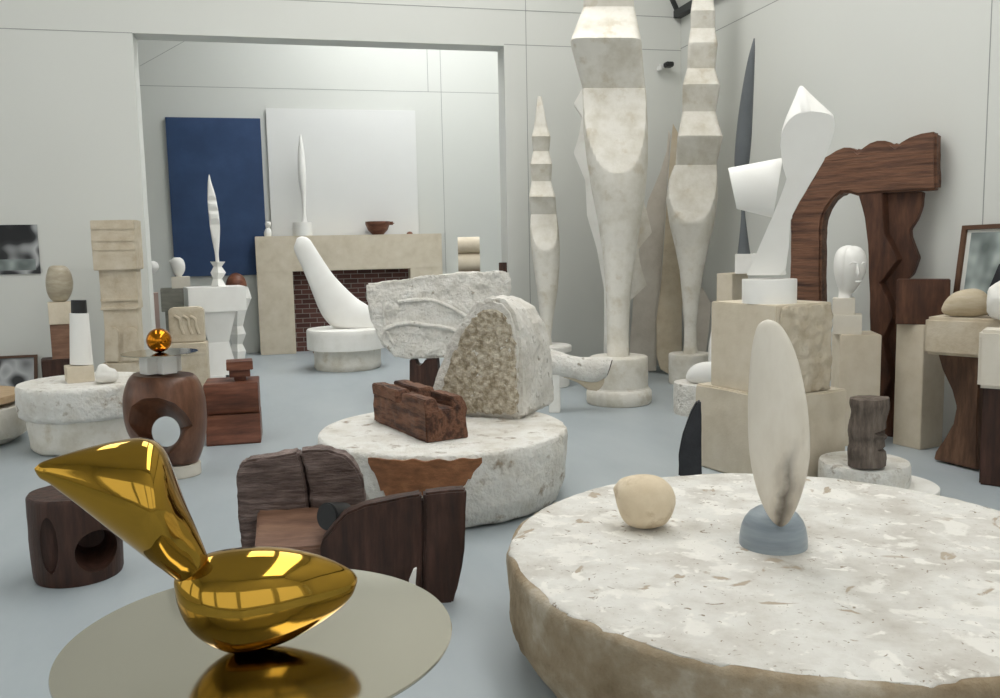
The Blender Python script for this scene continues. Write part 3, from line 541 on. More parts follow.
t = onm(267.5); kn = [(222.5, 265.8, 270.3), (225, 265, 271), (228, 265.8, 270.2), (229.2, 266.5, 269.5), (230.5, 265.2, 270.8), (234, 264, 271.8), (237.5, 264.6, 271.4)]
o = solo(t, 'small_white_finial', rows(t, kn, 1, ds=1, n=24), 'smooth_plaster', 'tiny white two-knob figure on the left corner of the mantel', 'ornament'); o.location.z -= min(v.co.z for v in o.data.vertices)
t = onm(379)
b = thing(t, 'wooden_bowl', 'brown wooden bowl with a stub handle on the mantel', 'bowl')
r = t.x(390, 225); h = t.z(379, 221.5)
part(b, 'bowl', lathe([(0, 0), (r*.45, 0), (r*.8, h*.35), (r, h*.8), (r, h), (r*.85, h), (r*.7, h*.5), (0, h*.3)], 40, .02), 'mahogany'); part(b, 'handle', box(r*.8, r*1.35, -.05, .05, h*.72, h*.98), 'mahogany', bevel=.02)
t = onm(411); solo(t, 'small_brown_lump', lathe([(.05*math.cos(a), .04*math.sin(a)) for a in [math.pi/2*i/6 for i in range(7)]], 20), 'mahogany', 'tiny brown lump to the side of the wooden bowl on the mantel', 'ornament')
# scroll block and small wood piece behind the relief
t = T(470, 374); zb = t.z(470, 273)
b = thing(t, 'scroll_pedestal', 'plinth behind the plaster relief holding the cream scroll block', 'pedestal')
part(b, 'plinth', box(t.x(456, 300), t.x(483, 300), 0, .35, 0, zb-.03), 'dark_wood', bevel=.006); part(b, 'top_board', box(t.x(455, 272), t.x(482, 272), -.01, .36, zb-.03, zb), 'mahogany')
t = T(0, 0, pos=t.o+np.array([0, 0, zb])); sc_ = [(457.5, 237.2), (478, 236.8), (480.5, 244), (479, 252), (477.5, 253.5), (480.5, 262), (481, 272), (459.5, 273), (458, 262), (460, 254), (457, 250), (456.5, 243)]
sx = [(t.x(x, y), max(0, t.z(x, y))) for x, y in [(457.5, 237), (479.5, 236.5), (479.5, 252), (480.5, 272.5), (459, 273)]]
wl, wr = sx[0][0], sx[1][0]; h = sx[0][1]
prof = [(0.02+.26*.5+.13*math.cos(a), h*.75+h*.25*math.sin(a)) for a in [math.pi*1.5-2*math.pi*i/24 for i in range(6, 25)]]
sp = [(.14-.14*math.sin(a), h*.77+h*.23*math.cos(a)) for a in [math.pi*i/16 for i in range(16)]]+[(.14-.16*math.sin(a), h*.27+h*.27*math.cos(a)) for a in [.12*math.pi+math.pi*.88*i/18 for i in range(19)]]+[(.30, 0), (.30, h*.5), (.24, h)]
solo(t, 'scroll_block', ([(wl if i < len(sp) else wr, *sp[i % len(sp)]) for i in range(2*len(sp))], prism(sp, 0, 1)[1]), 'cream', 'cream double-scroll block above the far edge of the plaster relief', 'sculpture', sharp=50)
t = T(503, 382); solo(t, 'tall_thin_wood_post', slab4(t, 262.5, 382, 500, 508, .06), 'dark_wood', 'thin brown wooden post just showing behind the relief by the opening', 'post', bevel=.004)
# seal-like sculpture on two drums
t = T(348, 372, back=.42)
b = thing(t, 'rough_drum_pair', 'two stacked plaster drums in front of the fireplace', 'drum')
r1 = abs(t.x(383, 360)-t.x(316, 360))/2; r2 = abs(t.x(386, 335)-t.x(306, 335))/2; z1 = t.z(345, 350, -.3); z2 = t.z(345, 328); cx = t.x(347, 340)
part(b, 'rough_drum', lathe([(0, 0), (r1*.95, 0), (r1, .04), (r1, z1), (0, z1)], 64, .05, cx=cx), 'old_plaster', amp=.01); part(b, 'broad_drum', lathe([(0, z1), (r2, z1), (r2*1.0, z2-.02), (r2*.98, z2), (0, z2)], 80, .06, cx=cx), 'plaster')
t = T(0, 0, pos=t.o+np.array([0, 0, z2]))
sl = [(294.3, 246, 297, 238.8), (293.8, 249, 302, 237), (295, 253, 309, 239.5), (297.5, 259, 314, 246.5), (302, 268, 322, 259), (309, 285, 333, 275), (316, 303, 345, 288), (321, 314, 357, 299), (325, 320, 367, 305.5), (329, 324.5, 374, 312), (333, 327.5, 377.5, 322), (336, 328, 378, 327.5)]
o = solo(t, 'white_seal_form', pairs(t, sl, .5, ds=3), 'smooth_plaster', 'smooth white leaning seal-like form on the stacked drums by the fireplace', 'sculpture'); o.location.z -= min(v.co.z for v in o.data.vertices)
# white plinth with the stepped spindle
t = T(224, 378, yaw=8)
b = thing(t, 'white_plinth', 'white plinth with a square top and a waisted foot', 'plinth')
z1, z2, z3 = t.z(220, 312), t.z(220, 343), t.z(220, 287); cx = t.x(220, 340)
def fr(a, c, za, zb): return loft([[(cx+sx*a, .24+sy*a, za) for sx, sy in ((-1, -1), (1, -1), (1, 1), (-1, 1))], [(cx+sx*c, .24+sy*c, zb) for sx, sy in ((-1, -1), (1, -1), (1, 1), (-1, 1))]])
k = abs(t.x(248, 300)-t.x(190, 300))/2
part(b, 'foot_slab', box(t.x(184, 379), t.x(226, 379), .0, .5, 0, .035), 'smooth_plaster'); part(b, 'flared_waist', fr(k*.6, k*.36, .03, z2), 'smooth_plaster'); part(b, 'tapered_waist', fr(k*.36, k*.62, z2, z1), 'smooth_plaster')
part(b, 'square_top', box(cx-k, cx+k, .24-k*.7, .24+k*.7, z1, z3), 'smooth_plaster', bevel=.006)
t = T(0, 0, pos=t.o+t.ey*.24+np.array([0, 0, z3])); t.o = t.o+t.ex*cx
b = thing(t, 'stepped_white_spindle', 'slim white stepped spindle on a zigzag foot against the blue panel', 'sculpture')
zz = [(262, 210, 225.3), (267, 213.5, 221.8), (273, 210.5, 226), (279, 213, 222.2), (286.5, 211, 226)]
zf = part(b, 'zigzag_foot', rows(t, zz, 1, ds=0, n=4, p=1), 'smooth_plaster', sharp=10)
st = [(175, 208.8, 209.6), (183, 207.8, 211.5), (195, 207.6, 215.2), (205, 207.8, 217.2), (216, 208.8, 219), (228, 210, 220), (238, 211.5, 219.8), (246, 213.2, 219.3), (254, 214.8, 218.8), (262.5, 215.6, 219.4)]
def teeth(tt, base=9.):
    """front face position, in half widths, stepping in and out down the column: (y, value) pairs, straight between"""
    ys = [a for a, _ in tt]; vsx = [b for _, b in tt]
    return lambda y: float(np.interp(y, ys, vsx))
part(b, 'stepped_spindle', rows(t, [r_+(4.,) if 190 < r_[0] < 226 else r_+(2.2,) for r_ in st], .8, ds=1, n=28, front=teeth([(190, .8), (194.5, 1.), (194.6, 1.), (201, .3), (205.5, 1.), (211, .3), (216, 1.), (225, .25), (250, 1.2)])), 'smooth_plaster', sharp=25)
mz = min(v.co.z for v in zf.data.vertices)
for o in b.children: o.location.z -= mz
tp = T(240, 360); zp = tp.z(235, 285)
b = thing(tp, 'zigzag_plaster_column', 'short zigzag plaster column behind the white plinth', 'column')
zg = [(286, 224, 248), (297, 223, 251.5), (310, 228, 246.5), (325, 231, 243), (333, 229, 246), (343, 232, 242.6), (350, 229, 246), (359, 230, 245)]
part(b, 'shaft', rows(tp, zg, 1, ds=0, n=4, p=1), 'plaster', sharp=10, sub=.08, amp=.004); zt = max(v.co.z for v in b.children[0].data.vertices); b.children[0].location.z -= min(v.co.z for v in b.children[0].data.vertices)
zt = zt-min(v.co.z for v in b.children[0].data.vertices)
t = T(0, 0, pos=tp.o+np.array([0, 0, zt])); cxd = t.x(236, 280); t.o = t.o+t.ex*cxd; r = abs(t.x(246.5, 282)-t.x(225, 282))/2
solo(t, 'brown_dome', lathe([(r*math.cos(a), (t.z(236, 272.8))*math.sin(a)) for a in [math.pi/2*i/10 for i in range(11)]], 40), 'mahogany', 'brown wooden dome between the white spindle and the fireplace', 'ornament')
# grey pedestal with a small head, and things half hidden by the jamb
t = T(180, 374)
b = thing(t, 'dark_grey_pedestal', 'dark grey stone pedestal in front of the blue panel', 'pedestal')
part(b, 'shaft', slab4(t, 311, 374, 167, 200, .35, .02), 'grey_stone'); part(b, 'grey_block', slab4(t, 288.5, 311.5, 160.8, 190.5, .4), 'grey_stone', bevel=.006)
t = T(0, 0, pos=t.o+t.ey*.16+np.array([0, 0, t.z(180, 288.5)])); solo(t, 'small_stone_cube', slab4(t, 276.5, 288.5, 171.5, 190, .22, -.1), 'pale_stone', 'small pale stone cube on the dark grey pedestal', 'stone block', bevel=.004)
t = T(0, 0, pos=t.o+np.array([0, 0, t.z(180, 276.5)]))
b = thing(t, 'white_egg_head', 'white egg-shaped head with a beak on a small stone cube', 'sculpture')
eh = [(257.8, 174, 180), (260, 171.3, 183.2), (264, 170.5, 184.8), (269, 172, 185.2), (273, 173.8, 184), (276.8, 176, 181.5)]
he = part(b, 'head', rows(t, eh, .9, ds=1, n=32), 'smooth_plaster')
part(b, 'beak', pairs(t, [(174, 259.5, 174, 266), (171, 260, 171, 264.6), (168.8, 261.3, 168.8, 263)], .8, ds=1, n=16), 'smooth_plaster')
mz = min(v.co.z for v in he.data.vertices)
for o in b.children: o.location.z -= mz
t = T(152, 366)
b = thing(t, 'pinkish_pedestal', 'pinkish pedestal half hidden by the wall opening', 'pedestal')
part(b, 'shaft', slab4(t, 293, 366, 148, 160.5, .2, .02), 'pink'); part(b, 'neck', slab4(t, 273.5, 293.2, 145, 152.5, .14, .05), 'plaster', 'white neck')
t = T(0, 0, pos=t.o+t.ey*.12+np.array([0, 0, t.z(152, 273.5)])); bl = [(261.5, 150.5, 154), (263.5, 147.5, 157.5), (268, 146.2, 159), (272, 148, 157), (273.8, 150, 155)]
o = solo(t, 'white_ball', rows(t, bl, 1, ds=1, n=32), 'smooth_plaster', 'white ball peeping past the edge of the wall opening', 'sculpture'); o.location.z -= min(v.co.z for v in o.data.vertices)
# carved stele like a little chair
t = T(194, 388, yaw=-6)
b = thing(t, 'carved_stele', 'small tan carved stone chair-shaped stele behind the golden ball', 'stone carving')
zs = t.z(200, 343); w0, w1 = t.x(169, 360), t.x(207, 360)
part(b, 'seat_block', box(w0, w1, 0, .3, 0, zs), 'carved', bevel=.008); bk = [(169.5, 345), (168, 309.5), (172, 308), (198, 307), (203, 309), (205, 345)]
part(b, 'back_block', prism([(t.x(x, y, .12), max(zs, t.z(x, y, .12))) for x, y in bk], .12, .3), 'carved', bevel=.012)
for cxp in (177.5, 186, 193): part(b, 'carved_figure', tube([(t.x(x, y, .12), .115, t.z(x, y, .12)) for x, y in resample([(cxp-3, 316), (cxp+2, 319), (cxp+3, 326), (cxp+6, 334)], 2, True)], .018), 'carved')
for yy in (349, 353.5): part(b, 'seat_band', box(w0+.01, w1+.004, -.008, .2, t.z(200, yy+1.3), t.z(200, yy-1.3)), 'carved', bevel=.004)
# ------------------------------------------------------------------ tall stepped columns by the partition
def column(t, name, label, rws, tth, base_rows, ratio=.9, basename='base_drum', m='old_plaster', bm='old_plaster', bk=.0):
    b = thing(t, name, label, 'column')
    hb = t.z(*base_rows['top'])
    part(b, basename, base_rows['geom'](t, hb), bm, bevel=.006, sub=.08, amp=.004)
    g = rows(t, rws, ratio, dy=base_rows.get('dy', 0), ds=1.6, n=56, smooth=False, front=teeth(tth) if tth else None)
    q = part(b, 'stepped_shaft', g, m, sharp=22); q.location.z = hb-min(v[2] for v in g[0]); return b
S = 6.
r_m = [(-60, 575, 640, S), (-40, 584, 632, S), (0, 583.5, 633.5, S), (7, 583.5, 634.5, S), (20, 579, 637, S), (44, 571.5, 641, S), (46, 571.5, 641.3, S), (66, 577, 643, S), (88, 583, 645.5, S), (89, 582.5, 646, 2.6, 1.15), (130, 583.5, 648, 2.5, 1.15), (160, 587, 648, 2.4, 1.12), (190, 592, 645.5, 2.3, 1.1), (220, 598, 640.5, 2.2, 1.05), (250, 602.5, 636, 2.1), (280, 605, 632, 2.), (310, 606.5, 629, 2.), (335, 607, 628.5, 2.), (354, 607, 629.5, 2.)]
t_m = [(-60, 1.), (-40, .45), (-6, .75), (7, .42), (45, 1.2), (88, .4), (110, .5), (140, .72), (165, .98), (178, 1.18), (200, 3)]
def gb(t, hb):
    r = abs(t.x(648.5, 360)-t.x(590, 360))/2; R = abs(t.x(651, 398)-t.x(585.5, 398))/2; zf = t.z(618, 393, -R)
    return lathe([(0, 0), (R*.97, 0), (R, .03), (R, zf*.8), (R*.93, zf), (r, zf+.01), (r, hb-.02), (r*.97, hb), (0, hb)], 72, .06)
column(T(619, 408, back=.32), 'tall_stepped_column', 'tallest stepped plaster column with a scooped front on a flanged drum', r_m, t_m, dict(top=(619, 356), geom=gb), .95)
r_2 = [(-30, 693, 713, S), (-20, 692.5, 713, S), (0, 692.5, 713.5, S), (14, 690.5, 715, S), (30, 690.5, 715, S), (46, 688, 717.5, S), (70, 687, 715, S), (88, 682.5, 719.8, S), (113, 682.5, 715.5, S), (139, 677.5, 722.3, S), (166, 675.5, 716.5, S), (167, 674, 717, 2.6, 1.15), (180, 669, 717.5, 2.6, 1.15), (200, 666, 717.5, 2.5, 1.12), (225, 669.5, 714, 2.4, 1.08), (247, 674.8, 708.5, 2.2), (270, 679.5, 703.8), (300, 682.3, 699), (326, 684, 696.3), (345, 684, 696.8), (353.5, 683, 698)]
t_2 = [(-30, .7), (-20, .9), (2, .5), (14, 1), (30, .5), (46.5, 1.05), (70, .45), (88.5, 1.1), (113, .45), (139.5, 1.2), (166, .4), (190, .58), (212, .85), (227, 1.17), (250, 3)]
def g2(t, hb):
    R = abs(t.x(708, 370)-t.x(667, 370))/2; return lathe([(0, 0), (R, 0), (R, hb-.015), (R*.97, hb), (0, hb)], 56)
column(T(689, 386.5, back=.25), 'stepped_plaster_column', 'stepped plaster column with four sharp notches nearest the right corner', r_2, t_2, dict(top=(689, 353), geom=g2), .95)
r_3 = [(95, 537.5, 541.5, 3), (110, 536, 544.5, S), (126, 534, 547.5, S), (136, 531.5, 550.5, S), (150, 533, 549, S), (163.5, 530, 552.3, S), (180, 531.5, 551, S), (196, 529, 555.5, S), (213, 530.8, 556.5, S), (214, 530.6, 556.8, 2.6, 1.15), (225, 530, 558.3, 2.6, 1.15), (245, 531, 560, 2.5, 1.1), (265, 533.5, 559.5, 2.4), (290, 537, 557.5, 2.2), (315, 540, 553.5), (335, 541, 551), (343.5, 541, 552)]
t_3 = [(95, 1.2), (126, .8), (136, 1.05), (150, .45), (163.5, 1.05), (180, .45), (196, 1.15), (213, .4), (230, .65), (252, 1.13), (270, 3)]
def g3(t, hb):
    R = abs(t.x(572.5, 344)-t.x(520, 344))/2; return join(lathe([(0, hb-.07), (R, hb-.07), (R, hb-.01), (R*.97, hb), (0, hb)], 64), lathe([(0, 0), (R*.9, 0), (R*.9, .12), (R*.6, .16), (R*.6, hb-.065), (0, hb-.065)], 64))
column(T(546, 389, back=.25), 'slim_white_column', 'slim white stepped column by the right edge of the opening', r_3, t_3, dict(top=(546, 345), geom=g3), .95, 'disc_pedestal', 'old_plaster', 'plaster')
# partly hidden plaster behind the tallest column
t = T(612, 389, back=.2)
b = thing(t, 'notched_plaster_column', 'notched plaster column mostly hidden behind the tallest one', 'column')
h4 = [(60, 590), (85, 584), (103.5, 573.5), (117, 582), (135, 579), (153, 573.5), (180, 585), (215, 587), (250, 597), (290, 604), (389, 604)]
h5 = [(389, 622), (280, 622), (240, 630), (180, 634), (120, 632), (60, 620)]
part(b, 'shaft', prism([(t.x(x, y), max(0, t.z(x, y))) for y, x in h4+h5], 0, .16), 'plaster', bevel=.008, sub=.12, amp=.004)
t = T(634, 378)
b = thing(t, 'zigzag_plaster_relief', 'plaster panel with a jagged edge between the two tall columns', 'panel')
zz = [(618, 383), (620, 200), (640, 190), (647, 212), (652, 232.5), (638.5, 249), (640, 262), (643, 274), (647, 285), (630, 301), (628, 383)]
part(b, 'panel', prism([(t.x(x, y), max(0, t.z(x, y))) for x, y in zz], 0, .08), 'old_plaster', bevel=.006)
def lean_slab(name, label, pts, px, py, m, dtop, th=.09):
    t = T(px, py); pl = [(t.x(x, y), max(0, t.z(x, y))) for x, y in pts]; zt = max(z for _, z in pl); fr_ = [(x, dtop*z/zt, z) for x, z in pl]; n = len(fr_)
    g = ([p for p in fr_]+[(x, y+th, z) for x, y, z in fr_], prism(pl, 0, 1)[1]); return solo(t, name, g, m, label, 'slab', bevel=.006, sub=.15, amp=.005)
lean_slab('grey_leaning_slab', 'tall grey plaster slab with a pointed top leaning between the columns', [(669, 128), (667, 150), (660, 172), (648, 200), (641, 235), (634, 290), (630, 340), (630, 368), (640, 372), (656, 371), (660, 330), (661, 280), (665, 220), (669, 160), (671, 135)], 645, 372.5, 'slab', .12)
lean_slab('brown_leaning_slab', 'brownish plaster slab leaning left of the column nearest the corner', [(673, 122), (669.5, 160), (665.5, 220), (661, 285), (656.5, 320), (656.5, 355), (660, 369), (668, 374), (677, 372), (682, 350), (682, 310), (688, 250), (690, 190), (682, 140)], 668, 374.5, 'slab_brown', .1)
lean_slab('small_grey_slab', 'small pointed grey slab leaning behind the right column drum', [(702, 287), (711, 304), (709, 330), (706, 352), (703, 376), (694, 376), (694, 310), (697, 292)], 701, 377, 'slab', .05, .05)
# broken plaster limb lying on its props
t = T(596, 412)
lb = [(551, 349.5, 551, 376), (560, 351.5, 560, 377), (570, 355, 570, 378), (580, 357.5, 580, 380.5), (590, 357.5, 589, 382), (600, 356.8, 598, 382), (608, 356.8, 604, 379), (612.5, 357.2, 606.5, 378)]
b = thing(t, 'broken_plaster_limb', 'broken plaster limb lying against the flanged drum of the tallest column', 'plaster piece')
part(b, 'limb', pairs(t, lb, .75), 'stone_white', sub=.05, amp=.008); q = .0
xa, za = t.q(609, 367); part(b, 'hollow_shade', pairs(t, [(608.5, 359, 605.5, 376), (612.6, 360, 607.3, 375.5)], .7, ds=0), 'dark_wood', 'dark plug coloured as the shade in the hollow end')  # solid plug, its dark colour stands for the shade inside the limb's hollow
t2 = T(597, 405, yaw=0); pz = [(590, 404), (588, 380), (604, 377), (603, 392), (601, 404)]
part(b, 'broken_piece', prism(poly(t, [(562, 377), (605, 372), (604, 384), (598, 391), (588, 390), (578, 383)], -.03), -.03, .1), 'slab_brown', 'brownish broken underside', bevel=.01, sub=.05, amp=.006); part(b, 'pale_prop', slab4(t, 374, 412, 549, 560, .14, -.05), 'plaster', bevel=.006)
# ------------------------------------------------------------------ limestone plinth with the twisted white sculpture
def corner(t, par, name, xl, xr, z0, z1, m, yr, grow=0., **k):
    w = -t.x(xl, yr); d = t.qs(xr, yr)[0]; return part(par, name, box(-w, grow, -grow, d, z0, z1), m, **k), w, d
t = T(774, 489, yaw=-44)
b = thing(t, 'stepped_limestone_plinth', 'large two-step limestone plinth under the twisted white sculpture', 'plinth')
z1, z2 = t.z(774, 398), t.z(774, 306)
q, w, d = corner(t, b, 'wide_block', 695, 846, 0, z1, 'cream', 440, bevel=.012, sub=.05, amp=.007, ns=9, sharp=60)
q, w2, d2 = corner(t, b, 'narrow_block', 711, 832, z1, z2, 'cream', 340, bevel=.006)
q.location = (-.035, .03, 0); part(b, 'rough_side', box(-.03, -.02, .06, d2+.02, z1+.01, z2-.015), 'carved', 'rough tooled side', sub=.018, amp=.012, ns=22, sharp=80)
t = T(770, 300, h=z2); t = T(769, 304, h=z2, back=.0)
R = abs(t.x(797.5, 290)-t.x(741, 290))/2; t = T(769, 304.5, h=z2, back=R); hb = t.z(769, 279, 0)
b = thing(t, 'twisted_white_sculpture', 'white folded and twisted sculpture on a low round base atop the limestone plinth', 'sculpture')
part(b, 'round_base', lathe([(0, 0), (R, 0), (R, hb-.008), (R*.99, hb), (0, hb)], 64), 'smooth_plaster')
cr = lambda pts: [(660+x/2.685, 60+y/2.685) for x, y in pts]
# foot steps
ft = cr([(246, 578), (246, 520), (325, 522), (318, 545), (335, 552), (340, 578)]); part(b, 'foot', prism([(t.x(x, y), max(hb, t.z(x, y))) for x, y in ft], .0, .12), 'smooth_plaster', bevel=.006)
low_l = [(232, 578), (248, 545), (262, 512), (282, 465), (302, 420), (326, 360), (340, 320), (331, 290), (326, 262), (323, 230)]
low_r = [(458, 225), (440, 270), (412, 318), (385, 360), (365, 395), (350, 430), (346, 500), (338, 560), (320, 578)]
tf = resample([(325, 205, 328, 185), (333, 182, 336, 160), (348, 160, 348, 132), (370, 144, 362, 101), (395, 138, 378, 69), (420, 139, 404, 91), (445, 143, 430, 115), (463, 151, 452, 135), (470, 168, 466, 150), (468, 190, 468, 172)], 5, True)
def dyb(y): return -.03-.20*min(1, max(0, (470-y)/330))
fr_, bk_ = [], []
for q_ in [(a_, c_, a_, c_) for a_, c_ in low_l]+[tuple(v_) for v_ in tf]+[(a_, c_, a_, c_) for a_, c_ in low_r]:
    (fa, fb), = cr([q_[:2]]); (ba, bb_), = cr([q_[2:4]]); d0 = dyb(q_[1]); d1 = d0+.12+(.12 if q_[3] < q_[1]-1 else 0)
    x_, z_ = t.q(fa, fb, d0); fr_.append((x_, d0, max(hb, z_))); x_, z_ = t.q(ba, bb_, d1); bk_.append((x_, d1, max(hb, z_)))
part(b, 'blade', (fr_+bk_, prism([(0, 0)]*len(fr_), 0, 1)[1]), 'smooth_plaster', sharp=70)
tl = []
for k in range(13):
    a = math.pi/2 - math.pi*k/12                                   # from the top edge, out towards the viewer and back
    f = .5-.5*math.sin(a); l = np.array((183, 290))*(1-f)+np.array((206, 400))*f; r_ = np.array((330, 262))*(1-f)+np.array((303, 424))*f
    tl.append((l, r_, -.10*math.cos(a)))
L_, R_ = [], []
for l, r_, dy in tl:
    (xa, ya), = cr([l]); (xb, yb_), = cr([r_]); L_.append((*[t.q(xa, ya, dy)[0]], dy, t.q(xa, ya, dy)[1])); R_.append((t.q(xb, yb_, dy)[0], dy, t.q(xb, yb_, dy)[1]))
part(b, 'curled_tongue', loft([L_, R_]), 'smooth_plaster', sharp=50)
# ------------------------------------------------------------------ behind it: grey marble blade on blocks
t = T(731, 402, yaw=-30)
b = thing(t, 'narrow_limestone_pedestal', 'limestone pedestal with a white block behind the twisted sculpture', 'pedestal')
z1 = t.z(731, 273.5); q, w, d = corner(t, b, 'shaft', 716.5, 748, 0, z1, 'cream', 290, bevel=.004)
t = T(0, 0, pos=t.o+np.array([0, 0, z1])); hb = t.z(743, 254)
x0, x1 = t.x(735, 262), t.x(752, 262); solo(t, 'small_white_block', box(x0, x1, -.1, .12, 0, hb), 'plaster', 'small white block under the grey marble blade', 'stone block', bevel=.004)
t = T(0, 0, pos=t.o+np.array([0, 0, hb]))
gb_ = [(39, 753.6, 754.6), (48, 751, 755), (60, 747.8, 754.8), (80, 743.8, 754.2), (110, 739, 753), (140, 735.6, 751.6), (165, 734.3, 749.2), (185, 736.5, 747), (200, 739.3, 745.8), (208, 740.6, 745), (216, 741, 745.3), (230, 740, 747), (245, 738.4, 749), (254.5, 737.2, 750.5)]
o = solo(t, 'grey_marble_blade', rows(t, gb_, .7, ds=3, n=32), 'grey_marble', 'tall slender grey marble blade rising behind the twisted white sculpture', 'sculpture'); o.location.z -= min(v.co.z for v in o.data.vertices)
# white oval standing behind the plinth, small drum with a pebble form, dark slab
t = T(725, 407); ovw = [(312, 722, 724), (318, 714, 733), (330, 709.8, 738), (345, 708.3, 740), (360, 709, 739), (375, 713, 734), (386, 719, 729), (399, 716, 732)]
g = rows(t, ovw, .5, ds=3, n=32); o = solo(t, 'white_oval', g, 'smooth_plaster', 'white upright oval just showing behind the limestone plinth', 'sculpture'); o.location.z -= min(v[2] for v in g[0])
t = T(697, 417.5); r = abs(t.x(722, 400)-t.x(672, 400))/2; t = T(697, 417.5, back=r); h = t.z(697, 378.5, r)
solo(t, 'speckled_drum', lathe([(0, 0), (r*.96, 0), (r, .03), (r, h-.02), (r*.97, h), (0, h)], 64, .05), 'stone_white', 'small speckled plaster drum to the left of the limestone plinth', 'drum', amp=.008, flat=h)
pe = [(686, 376, 686, 379), (688.5, 370, 688.5, 381), (695, 364.5, 695, 383), (704, 362, 704, 383.5), (714, 362, 714, 383.5), (722, 366, 722, 382), (727, 373, 727, 378)]
t = settle(702, 383, h, lambda t: pairs(t, pe, .8, ds=3)); solo(t, 'white_pebble_form', pairs(t, pe, .8, ds=3), 'smooth_plaster', 'smooth white egg form lying on the small speckled drum', 'sculpture')
t = T(690, 483); dk = [(678.5, 477), (678.7, 455), (683, 434), (691, 412), (697, 402), (701, 402), (702, 477)]
solo(t, 'dark_slate_piece', prism([(t.x(x, y), max(0, t.z(x, y))) for x, y in dk], 0, .07), 'charcoal', 'pointed black slate piece standing against the limestone plinth', 'slab', bevel=.01, sub=.06, amp=.008)
# ------------------------------------------------------------------ head on its blocks
t = T(838, 446, yaw=11)
b = thing(t, 'head_plinth', 'plain limestone plinth under the white carved head', 'plinth')
z1 = t.z(838, 335); w = -t.x(830, 380); x1 = t.x(880.5, 380); part(b, 'shaft', box(0, x1, 0, .34, 0, z1), 'cream', bevel=.006)
t = T(0, 0, pos=t.o+t.ey*.04+np.array([0, 0, z1])); x0, x1, h1 = t.x(833, 325), t.x(862, 325), t.z(848, 315)
solo(t, 'wide_limestone_cube', box(x0, x1, 0, x1-x0, 0, h1), 'pale_stone', 'wider limestone cube under the smaller one below the white head', 'stone block', bevel=.004)
t = T(0, 0, pos=t.o+t.ey*.02+np.array([0, 0, h1])); x0, x1, h2 = t.x(832.5, 305), t.x(855, 305), t.z(845, 298.3)
solo(t, 'narrow_limestone_cube', box(x0, x1, 0, x1-x0, 0, h2), 'pale_stone', 'narrower limestone cube directly under the white head', 'stone block', bevel=.004)
t = T(0, 0, pos=t.o+t.ey*(x1-x0)/2+np.array([0, 0, h2]))
b = thing(t, 'portrait_sculpture', 'smooth white carved head with a hair cap turned to the right', 'sculpture')
hd = [(246.6, 847, 855), (248.5, 842, 860.5), (252, 838, 864), (257, 835.6, 866), (263, 834.5, 866.8), (270, 834.4, 866.3), (277, 835.2, 864.2), (283, 836.6, 861), (288, 838, 857.5), (291.5, 838.6, 854.5), (294.5, 838.6, 852), (298.5, 838, 852)]
g = rows(t, hd, 1.05, ds=1, n=48); dz = -min(v[2] for v in g[0]); part(b, 'face', g, 'smooth_plaster').location.z = dz
hr = [(y-.4, a-.8, a+(c-a)*.52) for y, a, c in hd[:9]]; g = rows(t, hr, 2.02, ds=1, n=48, dy=.012); part(b, 'hair_cap', g, 'smooth_plaster').location.z = dz
def fpt(x, y, out): q = t.q(x, y); hw = t.x(866, 268); xc = t.x(850.5, 268); xx = q[0]; yy = -math.sqrt(max(0, 1-((xx-xc)/hw)**2))*hw*1.0; return (xx, yy-out, q[1]+dz)
part(b, 'nose', tube([fpt(856.8, 263, -.006), fpt(857.3, 268, .003), fpt(857.6, 273.5, .008), fpt(857.4, 276.5, .0)], [.008, .011, .016, .01]), 'smooth_plaster')
for xs_ in ((849, 852, 856.5), (861, 863, 865.3)): part(b, 'brow', tube([fpt(xs_[0], 264.5, -.004), fpt(xs_[1], 262.7, .002), fpt(xs_[2], 263.4, 0)], .006), 'smooth_plaster')
part(b, 'mouth', tube([fpt(855, 281.8, -.022), fpt(858, 281.5, -.016), fpt(860.5, 281.2, -.02)], .006), 'smooth_plaster')
# ------------------------------------------------------------------ stump on two discs
v = fit_circle(.19, 818, 912, 450.5); t = T(0, 0, pos=(v[0], v[1], .05)); r = v[2]
t0 = T(0, 0, pos=(v[0]+.09, v[1]-.07, 0)); R = r+.05
solo(t0, 'wide_plaster_disc', lathe([(0, 0), (R, 0), (R, .045), (R*.985, .05), (0, .05)], 80), 'plaster', 'low wide plaster disc on the floor under the stump', 'disc')
solo(t, 'small_plaster_drum', lathe([(0, 0), (r*.97, 0), (r, .02), (r, .12), (r*.97, .14), (0, .14)], 72, .03), 'drum_plaster', 'small rough plaster drum carrying the carved wooden stump', 'drum', amp=.004, flat=.14)
sm = [(398.5, 849.5, 889.5), (404, 849, 890), (412, 850.3, 888.5), (420, 849, 887), (428, 847.5, 886.5), (435, 848.5, 888.5), (441, 849.5, 885), (449, 847.3, 885.5), (457, 847.5, 887), (466, 847.5, 886)]
t = settle(867, 466, .19, lambda t: rows(t, sm, .9, ds=2, n=24), lo=-.3, hi=.5); o = solo(t, 'carved_wood_stump', (lambda g_: ([(x, y, z+.004) for x, y, z in g_[0]], g_[1]))(rows(t, sm, .9, ds=1.5, n=48)), 'stump', 'grey-brown carved wooden stump on the small plaster drum', 'wood sculpture', sub=.02, amp=.006, ns=12, sharp=60)
zc = t.z(880, 428); carve(o, prism([(t.x(874, 431), t.z(880, 431)), (t.x(896, 425), t.z(880, 424)), (t.x(896, 438), t.z(880, 439))], -.4, .05)); carve(o, prism([(t.x(877, 448), t.z(880, 448)), (t.x(896, 444), t.z(880, 443)), (t.x(896, 453), t.z(880, 455))], -.4, .05))
